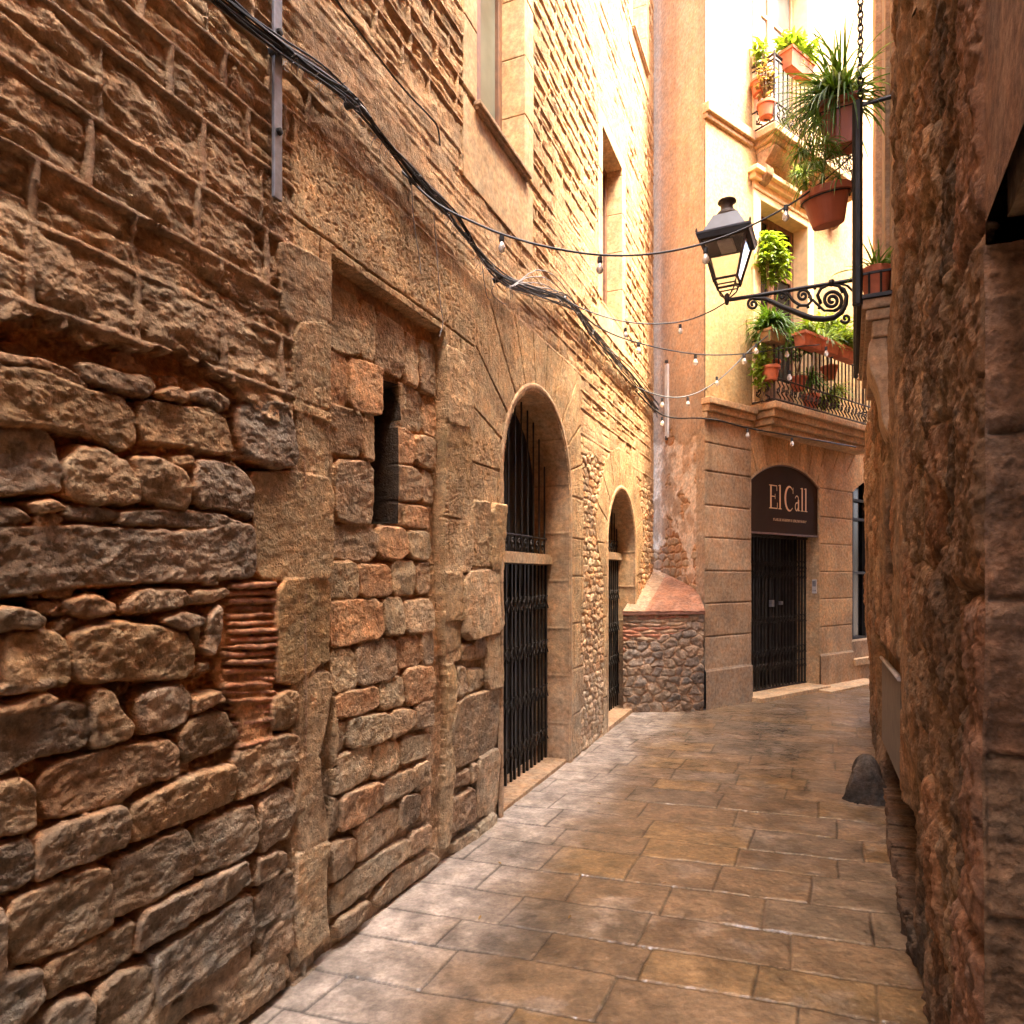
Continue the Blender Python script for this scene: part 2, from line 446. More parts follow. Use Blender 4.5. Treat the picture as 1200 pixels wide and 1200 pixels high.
def lay_stones(U, Z, h, rgb, stones, base, top, r, rough, pal, seed=0, grow=.009, warp=.008, only=None, basefn=None):
    us = U[:, 0]; zs = Z[0, :]
    for k, p in enumerate(stones):
        rr = np.random.RandomState(seed*1000+k)
        lo = p.min(0)-.03; hi = p.max(0)+.03
        i0, i1 = np.searchsorted(us, [lo[0], hi[0]]); j0, j1 = np.searchsorted(zs, [lo[1], hi[1]])
        c_ = pal[rr.randint(len(pal))]*(.82+.36*rr.rand()); tp = top+(rr.rand()-.5)*.022; ti = (rr.rand(2)-.5)*.12
        if i1-i0 < 2 or j1-j0 < 2: continue
        x = U[i0:i1, j0:j1]; y = Z[i0:i1, j0:j1]
        wx = x+warp*fbm(x*14, y*14, 3, seed+k)+.35*warp*fbm(x*50, y*50, 2, seed+k+9); wy = y+warp*fbm(x*14, y*14, 3, seed+k+40)+.35*warp*fbm(x*50, y*50, 2, seed+k+19)
        sd = poly_sd(wx, wy, chaikin(p, .13))+grow
        q = np.clip(sd/r, 0, 1); prof = np.clip(1-(1-q)**2.4, 0, 1)**.6
        cen = p.mean(0)
        pits = ridged(x*9+k, y*14, 4, seed+k)
        f = fbm(x*7+k, y*10, 6, seed+3+k, .58)
        f = f+.5*fbm(x*26+k, y*30, 4, seed+8+k, .65)
        strat = fbm(x*3+k*3, y*45+fbm(x*4, y*4, 2, k)*3, 3, k)
        hh = base+(tp-base)*prof+prof*(ti[0]*(x-cen[0])+ti[1]*(y-cen[1]))+prof*rough*(f*1.1+.5*(pits-.6)+.22*strat*rr.rand())
        if basefn is not None: hh = hh+basefn(x, y)
        H0 = h[i0:i1, j0:j1]; m = (hh > H0) & (sd > 0)
        if only is not None: m &= only[i0:i1, j0:j1]
        h[i0:i1, j0:j1] = np.where(m, hh, H0)
        v = (1+.25*f)[..., None]
        edge = sstep(.0, .014, sd)[..., None]
        cc = np.clip(c_*v, 0, 1)
        rgb[i0:i1, j0:j1] = np.where(m[..., None], rgb[i0:i1, j0:j1]*(1-edge)+cc*edge, rgb[i0:i1, j0:j1])
P_ = lambda *a: [np.array(c) for c in a]
PAL_RUB = P_((.36,.25,.155), (.30,.215,.145), (.27,.20,.145), (.38,.25,.14), (.24,.185,.14), (.34,.205,.115))
PAL_INF = P_((.40,.275,.165), (.36,.25,.155), (.44,.25,.13), (.33,.235,.155), (.40,.30,.19))
PAL_DRS = P_((.45,.31,.18), (.42,.29,.165), (.47,.32,.165), (.40,.28,.17))
MORTAR = np.array((.50,.27,.13))
STONES_R = parse(RUB); STONES_I = parse(INF); STONES_P = parse(PIL)
# a stack of thin roof tiles set on edge in the wall
TILES = []
for i in range(22):
    y = 850+i*27; x0 = 812-(i*2.2 if i < 12 else 26-(i-12)*6); x0 += rnd.uniform(-10, 10); x1 = 972-(max(0, i-14)*3); k = rnd.uniform(-7, 3)-max(0, i-14)*3
    TILES.append(np.array([lpx(a/3, 400+b/3) for a, b in ((x0, y+rnd.uniform(-3, 3)), ((x0+x1)/2, y-4+k*.5+rnd.uniform(-3, 3)), (x1, y-4+k), (x1, y+17+k), ((x0+x1)/2, y+21+k*.5+rnd.uniform(-3, 3)), (x0, y+22+rnd.uniform(-3, 3)))]))
CAV = [np.array([lpx(a/3, 400+b/3) for a, b in poly]) for poly in (
    [(-60,905),(200,875),(440,860),(700,850),(780,862),(640,868),(470,880),(420,945),(400,900),(320,895),(220,915),(230,985),(150,1010),(155,965),(100,940),(-60,935)],
    [(205,345),(330,350),(440,390),(440,408),(270,365),(222,400)], [(480,190),(560,180),(500,215),(495,360),(488,370)],
    [(815,240),(840,215),(835,330),(815,300)], [(830,405),(900,430),(1040,445),(1040,462),(900,462),(885,500),(850,440)],
    [(-60,540),(215,535),(220,560),(-60,572)], [(20,-50),(110,-45),(100,-10),(40,0)])]
ARCH = [(5.643, .7075, 2.29), (8.224, .621, 1.93)]
WINS = [(4.52, 5.298, 4.5, 6.25), (7.378, 8.182, 4.36, 6.08), (8.67, 9.44, 8.05, 9.6)]
def arch_sd(S, Z, k):       # positive inside the opening
    c, r, sp = ARCH[k]
    return np.where(Z > sp, r-np.hypot(S-c, Z-sp), r-np.abs(S-c))
INFL = Y0, Y1 = 2.885/.9203, 3.80/.9203
def left_h(S, Z):
    Y = S*.9203
    # --- ribbon pointed courses
    cz = np.array([0, 2.30, 2.52, 2.685, 2.89, 3.12, 3.28, 3.41]+[3.41+.137*i+.02*math.sin(i*2.3) for i in range(1, 90)])
    zw = Z+.008*fbm(S*2.0, Z*1.0, 3, 31)+.003*fbm(S*14, Z*9, 2, 32)
    ci = np.clip(np.searchsorted(cz, zw.ravel()).reshape(Z.shape)-1, 0, len(cz)-2)
    dz = np.minimum(zw-cz[ci], cz[ci+1]-zw)
    L = np.where(Z > 3.41, .25, .31); off = hsh(ci, ci*0+3)*3
    sx = (S+.01*fbm(S*5, Z*9, 2, 8))/L+off; xi = np.floor(sx)
    j = (hsh(xi, ci, 4)-.5)*.45
    dxa = np.abs(sx-xi-.15-j)*L
    dj = np.minimum(dz, dxa)
    idh = hsh(np.floor(sx-.15-j), ci, 9)
    far = sstep(2.9, 5.0, Y)
    pres = sstep(-.50, -.25, fbm(S*2.4, Z*3.6, 3, 77)+.35*far)
    hw = .0088+.0*far
    patch = sstep(.08, .32, fbm(S*.9+3, Z*1.1, 4, 140))
    rib = sstep(hw+.006, hw-.003, dj)*(.35+.65*pres)*(1-.5*patch)
    rough = .010+.006*(1-far)
    f = fbm(S*8, Z*12, 6, 50, .6); rg = ridged(S*11, Z*16, 4, 51)
    sub = sstep(.012, .0, np.abs(zw-cz[ci]-(cz[ci+1]-cz[ci])*(.35+.3*hsh(ci, np.floor(sx-.15-j), 12))))*(idh > .55)
    stone = -.010+.007*sstep(0, .05, dj)-.008*sub+rough*f+(.014-.005*far)*(rg-.62)-.008*idh
    stone = stone*(1-.55*patch)-.001*patch
    h = stone*(1-rib)+rib*(.0035-.002*far+.003*fbm(S*30, Z*30, 2, 3))
    cs = np.array((.40,.275,.17))+far[..., None]*np.array((.04,.02,.0))
    cs = cs*(.75+.5*idh)[..., None]*(1+.35*f)[..., None]
    cj = np.array((.36,.235,.15))+far[..., None]*np.array((.07,.04,.01))
    cs = cs*(1-.4*patch[..., None])+cj*.4*patch[..., None]
    rgb = cs*(1-rib)[..., None]+cj*rib[..., None]
    # --- small rubble between the arches
    e, i1, i2 = cells(S+.02*fbm(S*9, Z*9, 3, 5), Z+.02*fbm(S*9, Z*9, 3, 6), .125, .068, .9, 3)
    q = np.clip(e/.016, 0, 1); pr = np.sqrt(1-(1-q)**2)
    hr = -.028+.028*pr*(.6+.4*i1)+.010*fbm(S*16, Z*20, 4, 12)*pr
    pal = np.array(PAL_INF); cr = pal[(i2*4.99).astype(int)]*(.8+.45*i1)[..., None]*1.15
    cr = cr*sstep(.0, .3, q)[..., None]+MORTAR*1.05*(1-sstep(.0, .3, q))[..., None]
    m = (Y > 6.1) & (Z < 2.75+.12*fbm(S*3, Z*3, 3, 9))
    h = np.where(m, hr, h); rgb = np.where(m[..., None], cr, rgb)
    # --- near rubble bed: irregular small stones under the big ones
    e, i1, i2 = cells(S+.02*fbm(S*12, Z*12, 3, 15), Z+.02*fbm(S*12, Z*12, 3, 16), .09, .045, .95, 13)
    q = np.clip(e/.012, 0, 1); pr = np.sqrt(1-(1-q)**2)
    bed = -.058+.024*fbm(S*6, Z*8, 5, 21)+.028*pr*(i1 > .35)+.012*fbm(S*40, Z*40, 3, 22)
    cb = MORTAR*(1+.3*fbm(S*10, Z*10, 4, 23))[..., None]; cb = np.where(((i1 > .35) & (q > .4))[..., None], np.array((.33,.19,.11))*(.7+.6*i2)[..., None], cb)
    edge = 2.235+.10*fbm(S*3.0, S*0, 3, 61)+.05*fbm(S*14, Z*3, 3, 62)+.05*sstep(1.9, 2.4, Y)-.13*sstep(2.1, 2.5, Y)
    near = (Z < edge) & (Y < 2.66)
    # worn mortar render hanging over the edge of the ribboned part
    h = h+np.where((Y < 2.66) & (Z < edge+.35), .028*sstep(.35, .0, Z-edge)*ridged(S*5, Z*7, 4, 66)-.008, 0)
    lowc = (Z > 0)*0+sstep(1.5, .3, Z)
    # generic coursed stones for the out-of-frame bit of the near wall
    e2, g1, g2 = cells(S+.02*fbm(S*6, Z*6, 3, 25), Z+.02*fbm(S*6, Z*6, 3, 26), .30, .16, .7, 33)
    gq = np.clip(e2/.03, 0, 1); gp = np.sqrt(1-(1-gq)**2); gh = -.05+.06*gp+.016*fbm(S*9, Z*12, 5, 27)*gp
    gm = near & ((Y < 1.62) | (Z < .32))
    h = np.where(near, bed, h); rgb = np.where(near[..., None], cb, rgb)
    h = np.where(gm, np.maximum(gh, h), h)
    gc = np.array(PAL_RUB)[(g2*5.99).astype(int)]*(.85+.3*g1)[..., None]
    rgb = np.where((gm & (gq > .12))[..., None], gc, rgb)
    # --- dressed stone zone
    dm = (Y > 2.665) & (Z < 3.405+.006*fbm(S*8, Z, 2, 4)) & ((Y < 6.14) | (arch_sd(S, Z, 0) > -.30-.10*(hsh(np.floor(Z/.42), Z*0+2, 3) > .5)))
    dm |= (arch_sd(S, Z, 1) > -.17-.28*sstep(1.5, 2.1, Z)-.02*fbm(S*2, Z*4, 2, 5)) & (Z < 3.05)
    dm &= ~((Y > 2.6) & (Y < 2.80) & (Z < 2.08))
    fd = fbm(S*4, Z*4, 5, 71)
    pit = sstep(.55, .9, vnoise(S*55, Z*70, 5)*.6+vnoise(S*110, Z*130, 6)*.5)
    hd = -.002+.005*fd-.0045*pit*sstep(-.5, .4, fbm(S*2, Z*2, 2, 90))+.003*fbm(S*40, Z*14, 3, 72)
    # joints of the dressed stone: courses, and fan joints over the big arch
    c, r, sp = ARCH[0]; ang = np.arctan2(Z-sp, S-c); rad = np.hypot(S-c, Z-sp)
    fan = (Z > sp-.02) & (rad < 1.42+.12*np.sin(ang*7)) & (S > 4.26)
    k = ang/(math.pi/11); jf = np.abs(k-np.round(k))*(math.pi/11)*rad
    cz2 = np.array([-1, .0, .38, .78, 1.18, 1.60, 1.93, 2.29, 2.66, 3.0, 3.6]); zz = Z+.012*fbm(S*2, Z, 2, 44)
    c2 = np.clip(np.searchsorted(cz2, zz.ravel()).reshape(Z.shape)-1, 0, 9)
    jd = np.minimum(zz-cz2[c2], cz2[c2+1]-zz)
    sx2 = S/.42+hsh(c2, c2*0, 6)*2; jx = np.abs(sx2-np.round(sx2))*.42
    jn = np.where(fan, jf, np.minimum(jd, np.where(Z < 3.0, jx, 9)))
    gid = np.where(fan, hsh(np.round(k), c2*0+1, 2), hsh(np.round(sx2), c2, 7))
    a1 = arch_sd(S, Z, 1); c, r, sp = ARCH[1]; ang1 = np.arctan2(Z-sp, S-c); rad1 = np.hypot(S-c, Z-sp); k1 = ang1/(math.pi/9)
    on1 = (a1 > -.5) & (S > 7.2)
    jn = np.where(on1, np.where(Z > sp, np.abs(k1-np.round(k1))*(math.pi/9)*rad1, jd), jn)
    hd = hd-.012*sstep(.008, .002, jn)
    cd_ = (np.array((.44,.305,.175))+far[..., None]*np.array((-.02,-.02,-.02)))*(.86+.28*gid)[..., None]*(1+.18*fd)[..., None]
    cd_ = cd_*(1-.35*sstep(.006, .002, jn))[..., None]
    # blocks right of the opening, low down, are stones on rubble
    lowr = (Y > 3.78) & (Y < 4.56) & (Z < 1.66) | (Y > 2.6) & (Y < 2.9) & (Z < 2.25)
    hd = np.where(lowr, -.035+.012*fbm(S*14, Z*14, 4, 73), hd)
    cd_ = np.where(lowr[..., None], np.array((.33,.22,.13))*(1+.2*fd)[..., None], cd_)
    h = np.where(dm, hd, h); rgb = np.where(dm[..., None], cd_, rgb)
    # recess with the blocked opening
    inf = (S > Y0) & (S < Y1-.012*0) & (Z < 2.955+.0*S)
    # its right jamb line and left jamb wander in the worn lower half
    wob = .05*sstep(1.5, .9, Z)*np.sin(Z*5.2)
    inf = (S > Y0-wob) & (S < Y1-.5*wob) & (Z < 2.96)
    dep = -.050*sstep(.7, 2.0, Z)-.015
    hb = dep-.018+.012*fbm(S*12, Z*12, 5, 80)
    h = np.where(inf, hb, h)
    rgb = np.where(inf[..., None], MORTAR*np.array((.85,.95,1.05))*(1+.25*fd)[..., None], rgb)
    lay_stones(S, Z, h, rgb, [p for p in STONES_I if p[:, 0].mean() < Y1], -.025, .008, .013, .007, PAL_INF, 3, only=inf, grow=.011, warp=.005, basefn=lambda x, y: -.050*sstep(.7, 2.0, y)-.006)
    lay_stones(S, Z, h, rgb, [p for p in STONES_I if p[:, 0].mean() >= Y1], -.04, .004, .02, .010, PAL_INF, 4, only=~inf)
    lay_stones(S, Z, h, rgb, STONES_P, -.016, .004, .010, .005, PAL_DRS, 5, only=~inf, warp=.004, grow=.013)
    # slot hole in the blocking, with its inner shade painted in as near-black
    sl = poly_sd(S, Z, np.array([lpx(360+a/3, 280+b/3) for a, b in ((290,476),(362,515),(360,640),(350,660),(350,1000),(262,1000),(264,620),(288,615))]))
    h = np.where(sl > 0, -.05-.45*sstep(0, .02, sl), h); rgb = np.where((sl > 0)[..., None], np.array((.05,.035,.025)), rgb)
    lay_stones(S, Z, h, rgb, STONES_R, -.052, .008, .015, .0115, PAL_RUB, 1, only=(Y < 2.68), grow=.009)
    lay_stones(S, Z, h, rgb, [np.array([lpx(a/3, 400+b/3) for a, b in ((800,850),(975,842),(975,1220),(965,1440),(850,1460),(835,1300),(775,1190),(790,1000))])], -.06, -.022, .02, .010, [MORTAR*.95], 8)
    lay_stones(S, Z, h, rgb, TILES, -.035, .0, .010, .005, P_((.40,.17,.11), (.44,.21,.14), (.36,.16,.11)), 6, warp=.006, grow=.001)
    for p in CAV:
        sd = poly_sd(S, Z, p); mm = (sd > .003) & (h < -.022); h = np.where(mm, h-.12*sstep(.003, .02, sd), h)
    # damp grey dirt on the lowest part
    dirt = sstep(1.35, .2, Z+.25*fbm(S*2.5, Z*2.5, 4, 99))
    grey = rgb.mean(-1, keepdims=True)*np.array((1.04, .94, .81))*1.12
    rgb = rgb*(1-.55*dirt[..., None])+grey*.55*dirt[..., None]
    tone = (1+.16*fbm(S*1.2, Z*1.2, 4, 120))[..., None]
    return h, np.clip(rgb*tone*np.array((1.23, 1.23, 1.13)), .01, .72)
def wall_keep(S, Z):
    k = (arch_sd(S, Z, 0) < .012) & (arch_sd(S, Z, 1) < .012)
    for a, b, c, d in WINS: k &= ~((S > a-.01) & (S < b+.01) & (Z > c-.01) & (Z < d+.01))
    return k
def steps(a, b, f):
    o = [a]
    while o[-1] < b: o.append(o[-1]+f(o[-1]))
    o[-1] = b; return np.array(o)
left = empty("stone_wall", "long weathered stone wall on the left with an arched doorway, a blocked opening and raised mortar joints", "wall", (-0.9, 2.5, 0))
sY = lambda y: y/.9203
blocks = []
na = steps(sY(1.15), sY(4.42), lambda s: .0036+.0011*max(0, s-2))
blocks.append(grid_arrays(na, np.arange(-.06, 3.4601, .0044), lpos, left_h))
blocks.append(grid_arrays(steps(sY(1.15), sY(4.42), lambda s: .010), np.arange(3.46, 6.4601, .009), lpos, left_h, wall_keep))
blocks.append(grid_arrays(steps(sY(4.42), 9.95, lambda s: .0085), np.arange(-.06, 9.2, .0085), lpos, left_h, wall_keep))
blocks.append(grid_arrays(np.arange(-8, sY(1.15)+.04, .04)[:-1].tolist() and np.linspace(-8, sY(1.15), 230), np.linspace(-.06, 13, 330), lpos, left_h))
blocks.append(grid_arrays(np.linspace(sY(1.15), sY(4.42), 60), np.linspace(6.46, 13, 120), lpos, left_h))
blocks.append(grid_arrays(np.linspace(sY(4.42), 9.95, 100), np.linspace(9.2, 13, 70), lpos, left_h, wall_keep))
V, Q, C = join_arrays(blocks)
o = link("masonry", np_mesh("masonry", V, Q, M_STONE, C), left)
# core of the wall: backing slabs around the openings
def lbox(mb, s0, s1, h0, h1, z0, z1):
    P = [lp(s, z, h) for z in (z0, z1) for s, h in ((s0, h0), (s1, h0), (s1, h1), (s0, h1))]
    mb.add(P, [(0,3,2,1),(4,5,6,7),(0,1,5,4),(1,2,6,5),(2,3,7,6),(3,0,4,7)])
mb = MB(); lbox(mb, -8, 9.95, -1.6, -1.2, -.1, 13.0); lbox(mb, -8.0, 9.95, -1.2, -.02, 12.7, 13.0)
mb.build("wall_core", M_TRIMD, left)

def strip_mesh(path, prof, name, mat, parent, closed=False):
    """sweep: path = list of ((s,z), outward normal (ns,nz)); prof = list of (offset along normal, h)"""
    V = []; n = len(prof)
    for (s, z), (a, b) in path:
        for o_, h in prof: V.append(lp(s+a*o_, z+b*o_, h))
    m = len(path); F = [(i*n+k, (i+1)*n+k, (i+1)*n+k+1, i*n+k+1) for i in range(m-1) for k in range(n-1)]
    mb = MB(); mb.v = [tuple(v) for v in V]; mb.f = F
    return mb.build(name, mat, parent, smooth=False)
GD = -.235
def arch_path(c, r, sp, n=28, z0=-.02):
    P = [((c-r, z0+(sp-z0)*i/6), (-1, 0)) for i in range(6)]
    P += [((c-r*math.cos(math.pi*i/n), sp+r*math.sin(math.pi*i/n)), (-math.cos(math.pi*i/n), math.sin(math.pi*i/n))) for i in range(n+1)]
    P += [((c+r, sp-(sp-z0)*i/6), (1, 0)) for i in range(1, 7)]
    return P
# dressed surrounds: finely gridded so that the reveal has joints and wear
def surround(c, r, sp, name, depth, col):
    pth = arch_path(c, r, sp, 90); L = [0]
    # refine
    pts = []
    for i in range(len(pth)-1):
        (p0, n0), (p1, n1) = pth[i], pth[i+1]; d = math.hypot(p1[0]-p0[0], p1[1]-p0[1]); k = max(1, int(d/.012))
        for t in range(k): pts.append((p0[0]+(p1[0]-p0[0])*t/k, p0[1]+(p1[1]-p0[1])*t/k, n0[0]+(n1[0]-n0[0])*t/k, n0[1]+(n1[1]-n0[1])*t/k))
    pts.append((*pth[-1][0], *pth[-1][1])); A = np.array(pts)
    ln = np.concatenate([[0], np.cumsum(np.hypot(np.diff(A[:, 0]), np.diff(A[:, 1])))])
    prof = [(.05, -.015), (.046, .004), (.03, .006), (.012, .006), (.004, .002), (0, -.006)]+[(0, -.006-(depth-.006)*i/20) for i in range(1, 21)]
    O = np.array(prof); LL = ln[:, None]+0*O[None, :, 0]; D = np.cumsum(np.concatenate([[0], np.hypot(np.diff(O[:, 0]), np.diff(O[:, 1]))]))[None, :]+0*LL
    bl = .41; k = (LL-ln[-1]/2)/bl+.5; jn = np.abs(k-np.round(k))*bl
    dsp = .004*fbm(LL*6, D*9, 4, 7)-.007*sstep(.007, .002, jn)
    off = O[None, :, 0]+np.where(O[None, :, 1] < -.004, dsp, 0); hh = O[None, :, 1]+np.where(O[None, :, 1] >= -.004, dsp*.6, 0)
    S = A[:, 0:1]+A[:, 2:3]*off; Z = A[:, 1:2]+A[:, 3:4]*off
    P = lpos(S, Z, hh+0*S).reshape(-1, 3); n, m = S.shape
    i = np.arange(n-1)[:, None]; j = np.arange(m-1)[None, :]; a = i*m+j
    Qd = np.stack([a, a+m, a+m+1, a+1], -1).reshape(-1, 4)
    g = hsh(np.floor(k), np.zeros_like(k), 3)
    rgb = np.array(col)*(.85+.3*g)[..., None]*(1+.2*fbm(LL*3, D*6, 4, 5))[..., None]*(1-.3*sstep(.005, .002, jn))[..., None]
    dirt = sstep(1.1, .1, Z)[..., None]; rgb = rgb*(1-.45*dirt)+.45*dirt*rgb.mean(-1, keepdims=True)*np.array((1, .9, .78))*.8
    return link(name, np_mesh(name, P, Qd, M_DRESS, rgb.reshape(-1, 3)), left)
surround(*ARCH[0], "arch_surround", .44, (.46,.31,.175)); surround(*ARCH[1], "arch_surround", .44, (.50,.34,.19))
# doorways: dark door leaf, transom, folding bars
def lattice_gate(P, s0, s1, z0, z1, nb, bar_m, rows, rng):
    """upright bars with scissor lattice rows; P(s,z,h) -> world"""
    mb = MB()
    xs = [s0+(s1-s0)*i/(nb-1)+rng.uniform(-.012, .012) for i in range(nb)]
    for i, x in enumerate(xs):
        w = .009 if i % 4 else .013
        a, b = P(x-w, 0, 0), P(x+w, 0, 0)
        for hh in (0,):
            q = [P(x-w, z0, hh), P(x+w, z0, hh), P(x+w, z0, hh-.018), P(x-w, z0, hh-.018)]; t = [P(x-w, z1, hh), P(x+w, z1, hh), P(x+w, z1, hh-.018), P(x-w, z1, hh-.018)]
            mb.add(q+t, [(0,1,5,4),(1,2,6,5),(2,3,7,6),(3,0,4,7),(4,5,6,7),(0,3,2,1)])
    for zr in rows:
        for i in range(nb-1):
            dzz = .055
            mb.tube([P(xs[i], zr-dzz, .006), P(xs[i+1], zr+dzz, .006)], .006, 4); mb.tube([P(xs[i], zr+dzz, .012), P(xs[i+1], zr-dzz, .012)], .006, 4)
    return mb
rg = random.Random(3)
for gi, (c, r, sp) in enumerate(ARCH):
    tz = (1.71, 1.80)[gi]
    g = sub_empty("security_gate", left, lp(c, 0, GD))
    P = lambda s, z, h: lp(s, z, GD+.03+h)
    lattice_gate(P, c-r+.02, c+r-.02, .03, tz-.02, 17-3*gi, M_GATE, (.25, .62, 1.0, 1.38), rg).build("folding_bars", M_GATE, g)
    mb = MB(); lbox(mb, c-r-.01, c+r+.01, GD-.02, GD+.075, tz-.01, tz+.055); lbox(mb, c-r-.01, c+r+.01, GD-.03, GD+.06, tz+.0552, tz+.075)
    mb.build("transom", M_TRIMD if gi else M_TRIM, g)
    mb = MB()
    for i in range(11):
        x = c-r+.05+(2*r-.1)*i/10; zt = sp+math.sqrt(max(0, r*r-(x-c)**2))-.01
        mb.tube([lp(x, tz+.07, GD+.02), lp(x, zt, GD+.02)], .008, 5)
        if i < 10:      # scrolls above the transom
            xc = x+(2*r-.1)/20; pts = [lp(xc+.042*(1-t/16)*math.cos(t*.7), tz+.14+.05*(1-t/16)*math.sin(t*.7), GD+.03) for t in range(15)]
            mb.tube(pts, .006, 4)
    mb.tube([lp(c-r, tz+.21, GD+.02), lp(c+r, tz+.21, GD+.02)], .008, 5)
    mb.build("fanlight_grille", M_GATE, g)
    mb = MB(); lbox(mb, c-r-.04, c+r+.04, GD-.16, GD-.10, -.02, sp+r+.04)
    mb.build("door_leaf", M_DARK, g)
    mb = MB(); lbox(mb, c-r-.01, c+r+.01, GD-.09, -.03+.03*gi, -.04, .028+.02*gi); mb.build("threshold", M_TRIMD, g, bevel=.006)
# windows
for k, (a, b, z0, z1) in enumerate(WINS):
    wn = sub_empty("window", left, lp((a+b)/2, z0, 0))
    bw = .17 if k == 0 else .15; mb = MB(); pr = (.008, .004, .006)[k]
    for (s0, s1, c0, c1) in ((a-bw, a, z0-.02, z1+bw), (b, b+bw, z0-.02, z1+bw)):
        zc = c0; i = 0
        while zc < c1-.01:
            ze = min(c1, zc+.42); lbox(mb, s0, s1, -.24, pr+.002*(i % 2), zc+.002, ze-.002); zc = ze; i += 1
    lbox(mb, a+.0005, b-.0005, -.24, pr+.001, z1, z1+bw)
    mb.build("frame", M_TRIM, wn, bevel=.006)
    mb = MB()
    if k == 0: lbox(mb, a-bw, b+bw, -.05, .004, z0-.55, z0-.071)
    else: lbox(mb, a-bw, b+bw, -.05, .004, z0-.30, z0-.071)
    mb.build("apron", M_TRIM, wn, bevel=.004)
    mb = MB(); e = .045 if k != 1 else .006
    lbox(mb, a-.03, b+.05, -.20, e, z0-.05, z0-.022); lbox(mb, a-.02, b+.04, -.2, e*.65, z0-.07, z0-.0502); mb.build("sill", M_TRIMD if k == 0 else M_TRIM, wn, bevel=.005)
    mb = MB(); f = .06
    lbox(mb, a, a+f, -.22, -.17, z0-.02, z1); lbox(mb, b-f, b, -.22, -.17, z0-.02, z1); lbox(mb, a+f, b-f, -.22, -.17, z1-f, z1); lbox(mb, a+f, b-f, -.22, -.17, z0-.02, z0+f)
    lbox(mb, (a+b)/2-.03, (a+b)/2+.03, -.215, -.168, z0+f, z1-f); mb.build("casement", M_WOOD, wn, bevel=.004)
    mb = MB(); lbox(mb, a+f-.005, b-f+.005, -.21, -.20, z0+f-.005, z1-f+.005); mb.build("pane", M_CURT, wn)

# ------------------------------------------------------------------ GROUND
gm, n, b = new_mat("wet_paving"); N = n.nodes; Lk = n.links
tc = N.new("ShaderNodeTexCoord")
def gnoise(sc, det, ro=.6, off=0):
    mp = N.new("ShaderNodeMapping"); mp.inputs[1].default_value = (off, off*2, 0); Lk.new(tc.outputs["Object"], mp.inputs[0])
    x = N.new("ShaderNodeTexNoise"); x.inputs["Scale"].default_value = sc; x.inputs["Detail"].default_value = det; x.inputs["Roughness"].default_value = ro
    Lk.new(mp.outputs[0], x.inputs["Vector"]); return x.outputs[0]
def grng(src, lo, hi, f0=.3, f1=.7):
    r = N.new("ShaderNodeMapRange"); r.inputs[1].default_value = f0; r.inputs[2].default_value = f1; r.inputs[3].default_value = lo; r.inputs[4].default_value = hi; Lk.new(src, r.inputs[0]); return r.outputs[0]
at = N.new("ShaderNodeAttribute"); at.attribute_name = "tint"
mu = N.new("ShaderNodeMath"); mu.operation = 'MULTIPLY'; Lk.new(grng(gnoise(6, 8, .7), .6, 1.3), mu.inputs[0]); Lk.new(grng(gnoise(45, 6, .7, 3), .65, 1.3), mu.inputs[1])
vm = N.new("ShaderNodeVectorMath"); vm.operation = 'SCALE'; Lk.new(at.outputs["Color"], vm.inputs[0]); Lk.new(mu.outputs[0], vm.inputs[3]); Lk.new(vm.outputs[0], b.inputs["Base Color"])
ro = N.new("ShaderNodeMath"); ro.operation = 'ADD'; Lk.new(grng(gnoise(2.6, 6, .65, 9), .02, .13, .42, .60), ro.inputs[0]); Lk.new(grng(gnoise(30, 5, .7, 5), -.04, .14), ro.inputs[1])
b.inputs["Roughness"].default_value = .36; Lk.new(ro.outputs[0], b.inputs["Coat Roughness"]); b.inputs["Specular IOR Level"].default_value = .5; b.inputs["Coat IOR"].default_value = 1.6; Lk.new(grng(gnoise(1.9, 6, .6, 21), .85, 1.0, .38, .50), b.inputs["Coat Weight"])
bc = N.new("ShaderNodeBump"); bc.inputs["Strength"].default_value = .9; bc.inputs["Distance"].default_value = .010; Lk.new(gnoise(16, 5, .55, 4), bc.inputs["Height"]); Lk.new(bc.outputs[0], b.inputs["Coat Normal"])
bu = N.new("ShaderNodeBump"); bu.inputs["Strength"].default_value = .8; bu.inputs["Distance"].default_value = .004; Lk.new(gnoise(60, 7, .7, 2), bu.inputs["Height"]); Lk.new(bu.outputs[0], b.inputs["Normal"])
M_PAVE = gm
AX = np.array([.957, -.29]); AY = np.array([.4235, .9059])     # slab rows run across along AX, the alley runs along AY
DET = AX[0]*AY[1]-AX[1]*AY[0]
rowz = [-8.0]; rr = np.random.RandomState(5)
while rowz[-1] < 16: rowz.append(rowz[-1]+.25+.11*rr.rand())
rowz = np.array(rowz)
